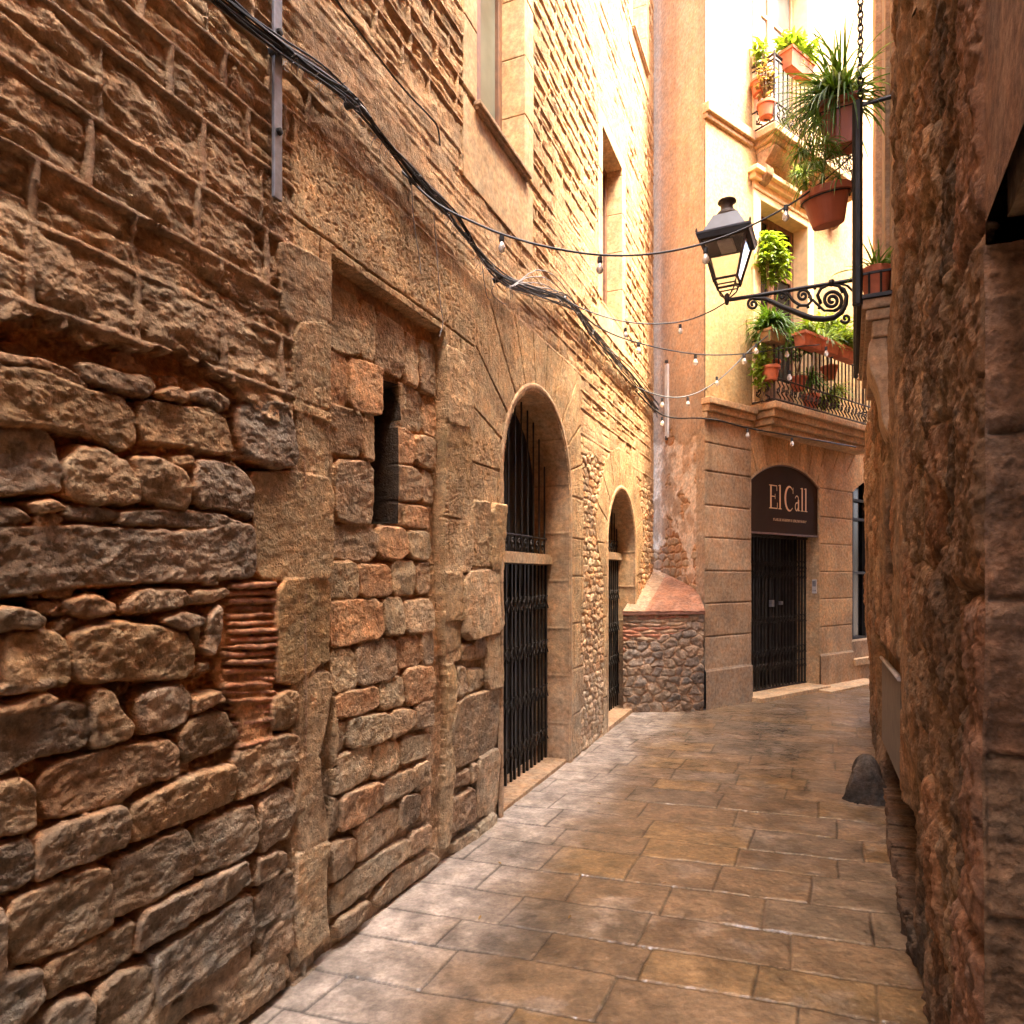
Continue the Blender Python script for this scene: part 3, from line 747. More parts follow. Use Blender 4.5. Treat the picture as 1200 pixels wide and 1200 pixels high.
def pave_h(X, Yy):
    X2 = X+.012*fbm(X*3, Yy*3, 3, 200); Y2 = Yy+.012*fbm(X*3, Yy*3, 3, 201)
    p = (X2*AY[1]-Y2*AY[0])/DET; q = (AX[0]*Y2-AX[1]*X2)/DET      # coordinates across, along
    ri = np.clip(np.searchsorted(rowz, q.ravel()).reshape(X.shape)-1, 0, len(rowz)-2)
    dq = np.minimum(q-rowz[ri], rowz[ri+1]-q)
    L = .42+.32*hsh(ri, ri*0+1, 40); t = (p+8)/L+hsh(ri, ri*0+2, 41)*3; ti = np.floor(t); dp = np.minimum(t-ti, 1-(t-ti))*L
    d = np.minimum(dq*.97, dp); g1 = hsh(ti, ri, 42); g2 = hsh(ti, ri, 43); g3 = hsh(ti, ri, 44)
    h = .003*(g1-.5)+.008*(g2-.5)*(t-ti-.5)+.008*(g3-.5)*(q-rowz[ri]-.15)*3
    h = h+.0028*fbm(X*9, Yy*9, 5, 210)+.0045*fbm(X*2, Yy*2, 3, 211)-.0050*sstep(.007+.004*fbm(X*20, Yy*20, 2, 3), .001, d)+.0016*fbm(X*38, Yy*38, 3, 212)
    wp = (.9203*(X+1.987)-.3911*Yy)      # distance from the left wall
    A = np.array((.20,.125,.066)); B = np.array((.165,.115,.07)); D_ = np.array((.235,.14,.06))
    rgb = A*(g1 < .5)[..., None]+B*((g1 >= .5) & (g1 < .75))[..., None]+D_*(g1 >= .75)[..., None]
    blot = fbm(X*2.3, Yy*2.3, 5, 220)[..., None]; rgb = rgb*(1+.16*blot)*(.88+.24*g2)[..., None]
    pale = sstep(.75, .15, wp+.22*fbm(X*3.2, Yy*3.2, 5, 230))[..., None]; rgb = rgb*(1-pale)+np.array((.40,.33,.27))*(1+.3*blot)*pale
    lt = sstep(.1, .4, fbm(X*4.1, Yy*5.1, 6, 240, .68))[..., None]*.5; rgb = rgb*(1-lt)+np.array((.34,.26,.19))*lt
    jc = (sstep(.009, .003, d)*(.55+.45*vnoise(X*6, Yy*6, 4)))[..., None]; rgb = rgb*(1-jc*.8)
    mt = fbm(X*11, Yy*11, 5, 250, .65)[..., None]; rgb = rgb*(1+.75*mt)
    stn = sstep(.55, .75, vnoise(X*9, Yy*9, 8)*vnoise(X*3, Yy*3, 9)*1.4)[..., None]; rgb = rgb*(1-.18*stn)
    return h, np.clip(rgb, .01, .9)
gx = lambda U, Z, h: np.stack([U, Z, h], -1)
G = [grid_arrays(np.arange(-1.5, 2.6, .0075), np.arange(1.6, 5.0, .0075), gx, pave_h),
     grid_arrays(np.arange(-.4, 6.2, .012), np.arange(5.0, 12.5, .012), gx, pave_h)]
V, Q, C = join_arrays(G)
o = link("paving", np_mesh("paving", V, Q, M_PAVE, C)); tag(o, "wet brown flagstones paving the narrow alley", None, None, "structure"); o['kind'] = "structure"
M_GRND = simple("ground_sheet", (.16,.12,.08), rough=.6, var=.3, scale=3)
mb = MB(); mb.add([(-400,-400,-.035),(400,-400,-.035),(400,400,-.035),(-400,400,-.035)], [(0,1,2,3)])
o = mb.build("ground", M_GRND); o['kind'] = "structure"

# ------------------------------------------------------------------ RIGHT BUILDING
RO = np.array([.2256, 0]); RD = np.array([.4441, .8960]); RN = np.array([-.8960, .4441])
def cwave(Z): return (.030*fbm(Z*3.1, Z*0+4, 3, 350)+.014*fbm(Z*16, Z*0+9, 3, 351))*sstep(2.15, 2.05, Z)
def rpos(S, Z, h):
    S = S+cwave(Z)*np.exp(-np.clip(S-1.2723, 0, 9)/.06)
    return np.stack([RO[0]+S*RD[0]+h*RN[0], RO[1]+S*RD[1]+h*RN[1], Z], -1)
def rp(s, z, h=0): return Vector((RO[0]+s*RD[0]+h*RN[0], RO[1]+s*RD[1]+h*RN[1], z))
SD = 1.14/.896; REND = 7.5/.896
right = empty("stone_building", "dark rough stone building close on the right with a doorway reveal and small balcony", "building", (2.2, 4.2, 0))
CEL = (2.75/.896, 4.9/.896, .12, .66)
def right_h(S, Z):
    Y = S*.896
    wx = S+.05*fbm(S*4, Z*4, 4, 300); wz = Z+.04*fbm(S*4, Z*4, 4, 301)
    e, g1, g2 = cells(wx+.05*fbm(S*11, Z*5, 3, 331), wz, .46, .33, .95, 60)
    q = np.clip(e/.04, 0, 1); pr = np.sqrt(1-(1-q)**2)
    f = fbm(S*9, Z*6, 6, 302, .6); rg_ = ridged(S*14, Z*5, 5, 303)
    h = -.035+.038*pr*(.4+.6*g1)+.020*f+.028*(rg_-.6)+.03*fbm(S*1.5, Z*1.0, 3, 304)+.015*fbm(S*26, Z*18, 4, 332, .65)
    pal = np.array([(.19,.115,.07), (.24,.15,.09), (.15,.10,.068), (.23,.125,.07), (.27,.18,.115)])
    rgb = pal[(g2*4.99).astype(int)]*(.8+.4*g1)[..., None]*(1+.45*f)[..., None]
    mo = (1-sstep(.05, .35, q))[..., None]; rgb = rgb*(1-mo)+np.array((.26,.165,.10))*mo*(1+.3*f)[..., None]
    # plaster remains
    pl = sstep(.12, .3, fbm(S*2.2, Z*1.1, 4, 310))*sstep(.55, .75, Y*.3)
    h = h*(1-.7*pl)+.012*pl; rgb = rgb*(1-.6*pl[..., None])+np.array((.30,.19,.115))*.6*pl[..., None]
    # jamb blocks of the doorway
    zj = np.array([-1, .48, .96, 1.57, 2.19, 2.75, 3.3, 4.2, 5.0, 6, 20]); zz = Z+.01*fbm(S*6, Z*3, 2, 305)
    c = np.clip(np.searchsorted(zj, zz.ravel()).reshape(Z.shape)-1, 0, 9); dz = np.minimum(zz-zj[c], zj[c+1]-zz)
    wd = SD+np.array([.22,.34,.20,.36,.30,.42,.26,.4,.3,.4])[c]+.02*fbm(S*5, Z*5, 3, 306)
    jb = (S < wd); dd = np.minimum(dz, wd-S); qq = np.clip(dd/.045, 0, 1); pq = np.sqrt(1-(1-qq)**2)
    hj = -.035+.045*pq+.014*fbm(S*8, Z*8, 6, 307, .6)+.012*fbm(S*34, Z*26, 5, 308, .65)-.008*(ridged(S*12, Z*9, 3, 333) > .86)
    h = np.where(jb, hj, h)
    cj = np.array([(.29,.165,.11), (.26,.16,.10), (.30,.185,.115)])[(hsh(c, c*0, 3)*2.99).astype(int)]*(1+.25*f)[..., None]
    rgb = np.where(jb[..., None], cj, rgb)
    # belly above knee height, smooth stucco high up beyond the balcony
    bel = .055*sstep(.5, 1.3, Z)*sstep(3.0, 5.0, Y)*(1-sstep(3.0, 3.4, Z))
    up = sstep(3.42, 3.50, Y)*sstep(3.02, 3.10, Z)
    h = (h+bel)*(1-up)+up*(-.02+.004*fbm(S*3, Z*3, 4, 309)); rgb = rgb*(1-up[..., None])+up[..., None]*np.array((.40,.26,.15))*(1+.2*fbm(S*2, Z*1, 4, 311))[..., None]
    a, b_, z0, z1 = CEL; fl = sstep(3.1, 3.25, Y)*sstep(5.2, 5.0, Y)*sstep(.25, .35, Z)*sstep(1.22, 1.14, Z); h = h*(1-fl)-.035*fl; m = (S > a) & (S < b_) & (Z > z0+.02*fbm(S*9, Z*9, 2, 8)) & (Z < z1-.115*(S-a)); h = np.where(m, -.30, h); rgb = np.where(m[..., None], np.array((.03,.02,.015)), rgb)  # flat bed for the plate; low opening has its shade painted in near-black
    h = (h-.03*sstep(1.9, 2.2, Y)*sstep(2.95, 2.75, Y)*sstep(1.0, .8, Z))*sstep(SD, SD+.02, S)
    dirt = (.55*sstep(.9, 0, Z+.3*f))[..., None]; rgb = rgb*(1-dirt)+dirt*rgb.mean(-1, keepdims=True)*.6
    return h, np.clip(rgb*np.array((1.02, 1.03, .95)), .008, .8)
def rkeep(S, Z): return ~((S < SD) & (Z < 2.19) & (S > -.9))
rb = [grid_arrays(steps(.2, SD, lambda s: .006), np.arange(2.19, 3.6, .006), rpos, right_h),
      grid_arrays(steps(SD, 2.5, lambda s: .005), np.arange(-.06, 3.6, .0036), rpos, right_h),
      grid_arrays(steps(2.5, 3.4, lambda s: .007), np.arange(-.06, 3.6, .006), rpos, right_h),
      grid_arrays(steps(3.4, REND, lambda s: .010), np.arange(-.06, 5.0, .010), rpos, right_h),
      grid_arrays(steps(.2, 3.4, lambda s: .03), np.arange(3.6, 8.5, .03), rpos, right_h),
      grid_arrays(steps(-8, 4.6, lambda s: .06), np.arange(8.47, 10.5, .06), rpos, right_h),  # face of the added out-of-view top that blocks the sun
      grid_arrays(steps(3.4, REND, lambda s: .03), np.arange(5.0, 8.5, .03), rpos, right_h),
      grid_arrays(steps(-8, .2, lambda s: .05), np.arange(-.06, 8.5, .05), rpos, right_h, rkeep)]
rb = [(p, q[:, ::-1], c) for p, q, c in rb]
V, Q, C = join_arrays(rb); link("masonry", np_mesh("masonry", V, Q, M_RIGHT, C), right)
# doorway reveal (far jamb) as its own coursed face, plus soffit and door
def jamb_h(D, Z):
    zj = np.array([-1, .22, .50, .74, 1.03, 1.30, 1.57, 1.84, 2.3]); zz = Z+.012*fbm(D*6, Z*3, 3, 320)
    c = np.clip(np.searchsorted(zj, zz.ravel()).reshape(Z.shape)-1, 0, 7); dz = np.minimum(zz-zj[c], zj[c+1]-zz)
    xs = D+.3*hsh(c, c*0, 5); dx = np.abs(xs/.36-np.round(xs/.36))*.36; d = np.minimum(dz, dx+.02)
    q = np.clip(d/.02, 0, 1); f = fbm(D*8, Z*12, 6, 321, .6)
    h = (-.035+.035*np.sqrt(1-(1-q)**2)+.016*f+.014*(ridged(D*9, Z*22, 5, 322)-.6)+.008*fbm(D*40, Z*40, 4, 323))*sstep(.0, .007, D)+.002
    rgb = np.array([(.31,.195,.115), (.27,.175,.105), (.29,.18,.115)])[(hsh(c, np.round(xs/.36), 3)*2.99).astype(int)]*(1+.35*f)[..., None]
    return h, rgb
def jpos(D, Z, h):       # D metres into the wall
    s = SD+cwave(Z); return np.stack([RO[0]+(s-h)*RD[0]-D*RN[0], RO[1]+(s-h)*RD[1]-D*RN[1], Z], -1)
p, q, c = join_arrays([grid_arrays(np.arange(-.003, .121, .0018), np.arange(-.05, 2.155, .003), jpos, jamb_h), grid_arrays(np.arange(.12, .62, .01), np.arange(-.05, 2.155, .01), jpos, jamb_h)])
link("door_jamb", np_mesh("door_jamb", p, q, M_RIGHT, c), right)
def rbox(mb, s0, s1, h0, h1, z0, z1):
    P = [rp(s, z, h) for z in (z0, z1) for s, h in ((s0, h0), (s1, h0), (s1, h1), (s0, h1))]
    mb.add(P, [(0,1,2,3),(4,7,6,5),(0,4,5,1),(1,5,6,2),(2,6,7,3),(3,7,4,0)])
mb = MB(); rbox(mb, -.9, SD, -.62, -.03, 2.192, 2.5); mb.build("lintel", M_TRIMD, right)
mb = MB(); rbox(mb, -.9, SD+.02, -.66, -.61, -.05, 2.3); mb.build("door_leaf", M_DARK, right)
mb = MB()
# core of the block: body behind the face, and the return face round the corner
FD = np.array([.795, .607]); 
E = rp(REND, 0, 0)
def prism(mb, pts, z0, z1):
    n_ = len(pts); mb.add([(x, y, z0) for x, y in pts]+[(x, y, z1) for x, y in pts], [tuple(range(n_))[::-1], tuple(range(n_, 2*n_))]+[(i, (i+1) % n_, n_+(i+1) % n_, n_+i) for i in range(n_)])
def r2(s, h): v = rp(s, 0, h); return (v.x, v.y)
prism(mb, [r2(SD+.05, -.32), r2(REND, -.05), (E.x+FD[0]*7, E.y+FD[1]*7), r2(SD, -6)], -.1, 8.4)
prism(mb, [r2(-8, -.7), r2(SD+.05, -.7), r2(SD, -6), r2(-8, -6)], -.1, 8.4)
prism(mb, [r2(-8, -.06), r2(SD+.05, -.06), r2(SD+.05, -.695), r2(-8, -.695)], 2.6, 8.39)
prism(mb, [r2(SD+.1, -.06), r2(3.3, -.06), r2(5, -.2), r2(SD+.1, -.31)], 2.6, 8.39)
prism(mb, [r2(-8, -.02), r2(4.6, -.02), (r2(4.6, -6)), r2(-8, -6)], 8.41, 10.4)  # unseen extra height, added to keep the sun off the near left wall
mb.build("wall_core", M_TRIMD, right)
# ------------------------------------------------------------------ CORNER BUILDING (facade frame: t along, z up, n towards the alley)
FO = np.array([2.30, 8.15]); FD = np.array([.795, .607]); FN = np.array([.607, -.795])
def fpos(S, Z, h): return np.stack([FO[0]+S*FD[0]+h*FN[0], FO[1]+S*FD[1]+h*FN[1], Z], -1)
def fp(t, z, h=0): return Vector((FO[0]+t*FD[0]+h*FN[0], FO[1]+t*FD[1]+h*FN[1], z))
def fpx(u, v, h=0):
    a = (u-600)/800; x0 = FO[0]+h*FN[0]; y0 = FO[1]+h*FN[1]; t = (y0*a-x0)/(FD[0]-FD[1]*a); Y = y0+FD[1]*t
    return t, 1.6+(675-v)*Y/800
def fbox(mb, t0, t1, h0, h1, z0, z1):
    P = [fp(t, z, h) for z in (z0, z1) for t, h in ((t0, h0), (t1, h0), (t1, h1), (t0, h1))]
    mb.add(P, [(0,1,2,3),(4,7,6,5),(0,4,5,1),(1,5,6,2),(2,6,7,3),(3,7,4,0)])
shop = empty("corner_building", "cream plastered corner building closing the alley, with planted balconies above a stone ground floor", "building", (2.6, 8.5, 0))
SG = (.955, 2.625, 2.16, 2.845, 1.47, 1.63)       # opening: t0, t1, sign bottom, spring, radius, circle centre z
SC = (SG[0]+SG[1])/2
O2 = (3.58, 5.25); 
def seg_top(t, c=SC, zc=1.63, R_=1.47): return zc+np.sqrt(np.clip(R_*R_-(t-c)**2, 0, None))
JZ = np.array([-1, .47, .87, 1.27, 1.66, 2.06, 2.45, 2.86, 3.2, 9])
def fac_h(S, Z):
    f = fbm(S*2.5, Z*2.5, 5, 400)
    ci = np.clip(np.searchsorted(JZ, Z.ravel()).reshape(Z.shape)-1, 0, 8); dz = np.minimum(Z-JZ[ci], JZ[ci+1]-Z)
    jt = np.where(S < .955, np.minimum(np.abs(S-.90)*9, 9), 9)
    fan = (Z > 2.84) & (S > .955) & ((S < 2.62) | (Z > 3.16))
    ang = np.arctan2(Z-1.2, S-SC); k = ang/.135+.5; rad = np.hypot(S-SC, Z-1.2); jf = np.abs(k-np.round(k))*.135*rad
    d = np.where(fan, jf, dz)
    pil = np.abs(S-2.64); pil2 = np.where((S > 2.6) & (S < 3.6), np.minimum(pil, np.abs(S-3.56)), 9)
    h = .004*f-.012*sstep(.011, .003, d)
    h = h+.004*fbm(S*25, Z*25, 4, 401)*.5
    pl = Z < .47; h = h+.022*sstep(.478, .47, Z)
    g = hsh(ci, np.floor(S/.95), 4); g = np.where(fan, hsh(np.round(k), ci*0, 5), g)
    rgb = np.array((.50,.35,.20))*(.82+.32*g)[..., None]*(1+.25*f)[..., None]
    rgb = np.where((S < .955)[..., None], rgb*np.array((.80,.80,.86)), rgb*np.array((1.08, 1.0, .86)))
    st = sstep(.5, .8, vnoise(S*9, Z*.8, 7))[..., None]; rgb = rgb*(1-.25*st*(Z > 2.8)[..., None])
    rgb = rgb*(1-.5*sstep(.010, .004, d))[..., None]
    dirt = sstep(1.4, .1, Z+.4*f)[..., None]; rgb = rgb*(1-.45*dirt)+.45*dirt*rgb.mean(-1, keepdims=True)*np.array((1, .88, .74))*.7
    up = Z > 3.50
    fu = fbm(S*1.5, Z*.8, 5, 410); drip = vnoise(S*14, Z*.7, 12)
    cu = np.array((.42,.305,.15))*(1+.12*fu)[..., None]*(1-.18*sstep(.6, .9, drip)*sstep(7.0, 6.2, np.where(Z > 7.2, Z-3.5, Z))*0-.10*sstep(.6, .9, drip))[..., None]
    h = np.where(up, .01+.003*fu+.002*fbm(S*20, Z*20, 3, 411), h); rgb = np.where(up[..., None], cu, rgb)
    return h, np.clip(rgb, .02, .9)
W1 = (1.12, 2.26, 3.80, 6.45); W2 = (1.12, 2.26, 7.26, 9.9)
def fkeep(S, Z):
    k = ~((S > SG[0]) & (S < SG[1]) & (Z < seg_top(S)))
    k &= ~((S > O2[0]) & (S < O2[1]) & (Z < seg_top(S, (O2[0]+O2[1])/2)+.02) & (Z > .34))
    for a, b, c, d in (W1, W2): k &= ~((S > a) & (S < b) & (Z > c) & (Z < d))
    return k
gl = [grid_arrays(np.concatenate([np.arange(0, .955, .01), [.955], np.arange(.965, 2.62, .01), [2.625], np.arange(2.635, 3.58, .01), [3.58], np.arange(3.59, 5.6, .02)]), np.concatenate([np.arange(-.05, 3.5, .0095), [3.50]]), fpos, fac_h, fkeep),
      grid_arrays(np.concatenate([np.linspace(0, 1.12, 45), np.linspace(1.14, 2.26, 30), np.linspace(2.3, 9, 120)]), np.concatenate([[3.501], np.linspace(3.52, 3.80, 6), np.linspace(3.83, 6.45, 90), np.linspace(6.48, 7.26, 28), np.linspace(7.29, 9.9, 80), np.linspace(9.95, 14, 60)]), fpos, fac_h, fkeep)]
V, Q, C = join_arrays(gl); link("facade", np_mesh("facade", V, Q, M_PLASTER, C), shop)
# reveals and window surrounds
mb = MB(); D0 = -.34
fbox(mb, SG[1]-.001, SG[1]+.03, D0, -.003, -.05, 2.85); fbox(mb, SG[0]-.03, SG[0]+.001, D0, -.003, -.05, 2.85)
ts = np.linspace(SG[0]-.01, SG[1]+.01, 26)
for a, b in zip(ts[:-1], ts[1:]):
    z0, z1 = float(seg_top(a)), float(seg_top(b)); P = [fp(a, z0, .004), fp(b, z1, .004), fp(b, z1, D0), fp(a, z0, D0), fp(a, z0+.03, .004), fp(b, z1+.03, .004), fp(b, z1+.03, D0), fp(a, z0+.03, D0)]
    mb.add(P, [(0,1,2,3),(4,7,6,5),(0,4,5,1),(2,6,7,3)])
mb.build("door_reveal", M_TRIM, shop)
mb = MB(); fbox(mb, SG[0]-.02, SG[1]+.02, D0, .16, -.05, .055); fbox(mb, 2.3, 3.9, -.1, .34, -.05, .03); mb.build("doorstep", M_TRIM, shop, bevel=.008)
mb = MB(); fbox(mb, SG[0]-.05, SG[1]+.05, D0-.35, D0-.28, -.05, 3.2); mb.build("door_leaf", M_DARK, shop)
sg = sub_empty("security_gate", shop, fp(1.7, 0, -.2))
P = lambda s, z, h: fp(s, z, -.2+h)
lattice_gate(P, SG[0]+.02, SG[1]-.02, .07, 2.15, 21, M_GATE, (.36, .56, 1.0, 1.62, 1.76), rg).build("folding_bars", M_GATE, sg)
for nm_, b_ in (("gate_rail", (SG[0], SG[1], -.235, -.19, .056, .075)), ("gate_rail", (SG[0], SG[1], -.235, -.17, 2.12, 2.155)), ("lock_box", (1.69, 1.75, -.21, -.165, 1.18, 1.27)), ("lock_box", (1.93, 1.97, -.21, -.170, 1.20, 1.25))):
    mb = MB(); fbox(mb, *b_); mb.build(nm_, M_GREYM if nm_ == "lock_box" else M_RUST, sg)
# arched dark shop window to the right
w2 = sub_empty("shop_window", shop, fp(4.4, .3, -.2))
mb = MB(); fbox(mb, O2[0]-.05, O2[1]+.05, -.30, -.26, .34, 3.2); mb.build("pane", M_GLASSD, w2)
mb = MB()
for t in (O2[0]+.03, 4.0, 4.45, O2[1]-.03): fbox(mb, t-.025, t+.025, -.258, -.20, .62, 3.15)
for z in (.62, 1.65, 2.5, 2.8): fbox(mb, O2[0], O2[1], -.255, -.205, z-.02, z+.02)
mb.build("frame", M_DARK, w2)
mb = MB(); fbox(mb, O2[0], O2[1], -.25, -.04, .342, .60); mb.build("panel", M_TRIMD, w2)
mb = MB(); fbox(mb, O2[0]-.001, O2[1], -.3, .06, .25, .341); fbox(mb, O2[0]-.03, O2[0]+.001, -.3, -.003, .34, 2.85); mb.build("sill", M_TRIM, w2)
for k, (a, b, z0, z1) in enumerate((W1, W2)):
    wn = sub_empty("balcony_door", shop, fp((a+b)/2, z0, -.2)); mb = MB(); bw = .16
    for (s0, s1) in ((a-bw, a), (b, b+bw)): fbox(mb, s0, s1, -.25, .035, z0, z1+.1)
    fbox(mb, a, b, -.25, .033, z1, z1+.1)
    fbox(mb, a-bw, b+bw, -.02, .05, z1+.1, z1+.2); fbox(mb, a-bw-.06, b+bw+.06, -.02, .10, z1+.2, z1+.27); fbox(mb, a-bw-.1, b+bw+.1, -.02, .15, z1+.2705, z1+.33)
    mb.build("surround", M_CREAM, wn, bevel=.008)
    mt = M_WOOD if k == 0 else M_WOODL; mb = MB(); f = .07; m_ = (a+b)/2
    for s0, s1 in ((a, m_-.004), (m_+.004, b)):
        fbox(mb, s0, s0+f, -.24, -.18, z0, z1); fbox(mb, s1-f, s1, -.24, -.18, z0, z1)
        for q0, q1 in ((z0, z0+.5), (z1-.75, z1-.69), (z1-f, z1)): fbox(mb, s0+f, s1-f, -.235, -.185, q0, q1)
    mb.build("casement", mt, wn, bevel=.006)
    mb = MB(); fbox(mb, a+f-.01, b-f+.01, -.215, -.205, z0+.48, z1-.05); mb.build("pane", M_GLASSD if k == 0 else M_CURT, wn)
# stone band and cornices
mb = MB(); fbox(mb, -.02, .93, -.02, .05, 3.485, 3.56); fbox(mb, -.03, .93, -.02, .085, 3.5605, 3.64); fbox(mb, -.05, .93, -.02, .12, 3.6405, 3.72); mb.build("cornice", M_CORN, shop, bevel=.01)
mb = MB(); fbox(mb, -.01, .93, -.02, .045, 7.06, 7.12); fbox(mb, -.02, .93, -.02, .08, 7.1205, 7.24); mb.build("cornice", M_CORN, shop, bevel=.01)
def railing(parent, PF, t0, t1, p, z0, z1, zm, step, ends=(1, 1)):
    """PF(t,z,h). front rail at depth p, side rails back to the wall"""
    rl = MB(); q = .012
    path = ([PF(t0, z1, 0)] if ends[0] else [])+[PF(t0, z1, p), PF(t1, z1, p)]+([PF(t1, z1, 0)] if ends[1] else [])
    for z in (z1, z1-.06, zm, z0+.03):
        pth = [Vector((v.x, v.y, z)) for v in path]
        for a, b in zip(pth[:-1], pth[1:]): rl.tube([a, b], .016 if z == z1 else .011, 6)
    for t in (t0, t1): rl.tube([PF(t, z0, p), PF(t, z1+.04, p)], .014, 6)
    rl.build("handrail", M_RUST, parent)
    br = MB(); sc = MB()
    segs = [((t0, p), (t1, p))]+([((t0, 0), (t0, p))] if ends[0] else [])+([((t1, 0), (t1, p))] if ends[1] else [])
    for (a, ha), (b, hb) in segs:
        L = math.hypot(b-a, hb-ha); n_ = max(2, int(L/step))
        for i in range(1, n_):
            t = a+(b-a)*i/n_; hh = ha+(hb-ha)*i/n_; br.tube([PF(t, zm, hh), PF(t, z1-.06, hh)], .0095, 5)
            r_ = min(.048, L/n_*.48); zc = (z0+zm)/2+.01
            pts = [PF(t+(b-a)/L*r_*math.sin(x*.55)*(1-x/40), zc+(zm-z0)*.46*(-1+x/11), hh+(hb-ha)/L*r_*math.sin(x*.55)*(1-x/40)) for x in range(23)]
            sc.tube(pts, .009, 4)
            pts = [PF(t+(b-a)/L*r_*.7*math.cos(x*.7+i*3)*(1-x/13), zc+r_*1.1*math.sin(x*.7+i*3)*(1-x/13), hh+(hb-ha)/L*r_*.7*math.cos(x*.7+i*3)*(1-x/13)) for x in range(12)]
            sc.tube(pts, .008, 4)
    br.build("balusters", M_RUST, parent); sc.build("scrollwork", M_RUST, parent)
BAL = [(.93, 3.75, .33, [(3.44, 3.515, .20, .24), (3.5155, 3.60, .25, .27), (3.6005, 3.69, .29, .31), (3.6905, 3.775, .335, .34)], 4.65, 4.07),
       (.93, 3.2, .33, [(7.03, 7.08, .22, .24), (7.0805, 7.14, .27, .28), (7.1405, 7.235, .33, .34)], 8.09, 7.50)]
for k, (t0, t1, p, lay, zr, zm) in enumerate(BAL):
    bl = sub_empty("balcony", shop, fp((t0+t1)/2, lay[0][0], .15)); mb = MB()
    for z0, z1, pp, p2 in lay: fbox(mb, t0+(.34-pp), t1-(.34-pp)*.5, -.02, pp+.02, z0, z1)
    mb.build("slab", M_CORN, bl, bevel=.012)
    railing(bl, lambda t, z, h: fp(t, z, h), t0+.03, t1-.03, p-.01, lay[-1][1], zr, zm, .098, (1, 1))
    if k == 1:
        for t in (1.12, 2.9):
            mb = MB(); pts = [(.02, 6.62), (.10, 6.64), (.17, 6.72), (.18, 6.80), (.13, 6.86), (.20, 6.93), (.28, 7.03), (.02, 7.03)]
            n_ = len(pts); mb.add([fp(t-.07, z, h) for h, z in pts]+[fp(t+.07, z, h) for h, z in pts], [tuple(range(n_)), tuple(range(n_, 2*n_))[::-1]]+[(i, n_+i, n_+(i+1) % n_, (i+1) % n_) for i in range(n_)])
            mb.build("bracket", M_TRIMD, bl, bevel=.012)
# plastered side face
PO = np.array([1.87, 9.452]); PD = np.array([.3136, -.9496]); PN = np.array([-.9496, -.3136]); PL = 1.371
def ppos(S, Z, h): return np.stack([PO[0]+S*PD[0]+h*PN[0], PO[1]+S*PD[1]+h*PN[1], Z], -1)
def pl_h(S, Z):
    f = fbm(S*3, Z*3, 5, 500); e, g1, g2 = cells(S+.03*fbm(S*7, Z*7, 3, 501), Z+.03*fbm(S*7, Z*7, 3, 502), .16, .10, .9, 70)
    q = np.clip(e/.02, 0, 1); pr = np.sqrt(1-(1-q)**2); hs = -.03+.028*pr+.012*f
    cs = np.array(PAL_INF)[(g2*4.99).astype(int)]*(.8+.3*g1)[..., None]*(.4+.6*q)[..., None]+MORTAR*.6*(1-q)[..., None]
    topz = 3.42+.25*fbm(S*2, Z*0, 3, 503)
    peel = sstep(-.02, .10, fbm(S*3.2, Z*3.2, 5, 504)+.55*sstep(2.25, 1.6, Z)-.28); lowm = sstep(topz, topz-.05, Z)
    keepz = sstep(S*0+PL-.20, PL-.17, S)
    m = lowm*peel*(1-keepz)
    hp = .004*f; c0 = np.array((.45,.34,.245))*(1+.10*f)[..., None]*(1-.12*sstep(8, 3.5, Z))[..., None]
    wh = sstep(-.25, .05, fbm(S*4, Z*4, 5, 505))[..., None]*lowm[..., None]; cw = np.array((.62,.54,.44))*(1+.15*f)[..., None]
    cp = c0*(1-wh)+cw*wh; hp = hp-.006*lowm+.008*lowm*wh[..., 0]*fbm(S*14, Z*14, 4, 506)
    h = hp*(1-m)+hs*m; rgb = cp*(1-m)[..., None]+cs*m[..., None]
    gr = keepz*lowm; rgb = rgb*(1-gr)[..., None]+np.array((.40,.31,.22))*(1+.2*f)[..., None]*gr[..., None]
    st = sstep(.55, .8, vnoise(S*7, Z*.6, 30))[..., None]; rgb = rgb*(1-.12*st)
    return h, np.clip(rgb, .02, .9)
g_ = [grid_arrays(np.arange(0, PL+.009, .009)[:int(PL/.009)].tolist()+[PL], np.arange(.6, 3.9, .0095), ppos, pl_h), grid_arrays(np.linspace(0, PL, 60), np.linspace(3.89, 14, 300), ppos, pl_h)]
g_[0] = grid_arrays(np.linspace(0, PL, 150), np.arange(.6, 3.9, .0095), ppos, pl_h)
V, Q, C = join_arrays(g_); link("side_wall", np_mesh("side_wall", V, Q, M_PLASTER, C), shop)
mb = MB()
c0 = fp(.03, 0, -.06); prism(mb, [(c0.x, c0.y), tuple(fp(9, 0, -.75))[:2], tuple(fp(9, 0, -3))[:2], (1.95, 11), (1.93, 9.5)], 0, .02)
mb = MB()
def fprism(mb, t0, t1, h0, h1, z0, z1): fbox(mb, t0, t1, h0, h1, z0, z1)
prism(mb, [tuple(fp(.07, 0, -.05))[:2], tuple(fp(.895, 0, -.05))[:2], tuple(fp(.895, 0, -.9))[:2], (2.02, 9.5)], -.05, 14); fprism(mb, SG[0]-.05, 9, -1.2, -.9, -.05, 13.99); fprism(mb, 2.68, 3.50, -.9, -.06, -.05, 3.4)
fprism(mb, .96, 9, -.89, -.30, 3.3, 3.7); fprism(mb, 2.5, 9, -.89, -.02, 3.72, 13.98); fprism(mb, .96, 2.49, -.89, -.28, 3.72, 13.97); fprism(mb, 5.4, 9, -.89, -.02, -.05, 3.28)
mb.build("wall_core", M_DARK, shop)
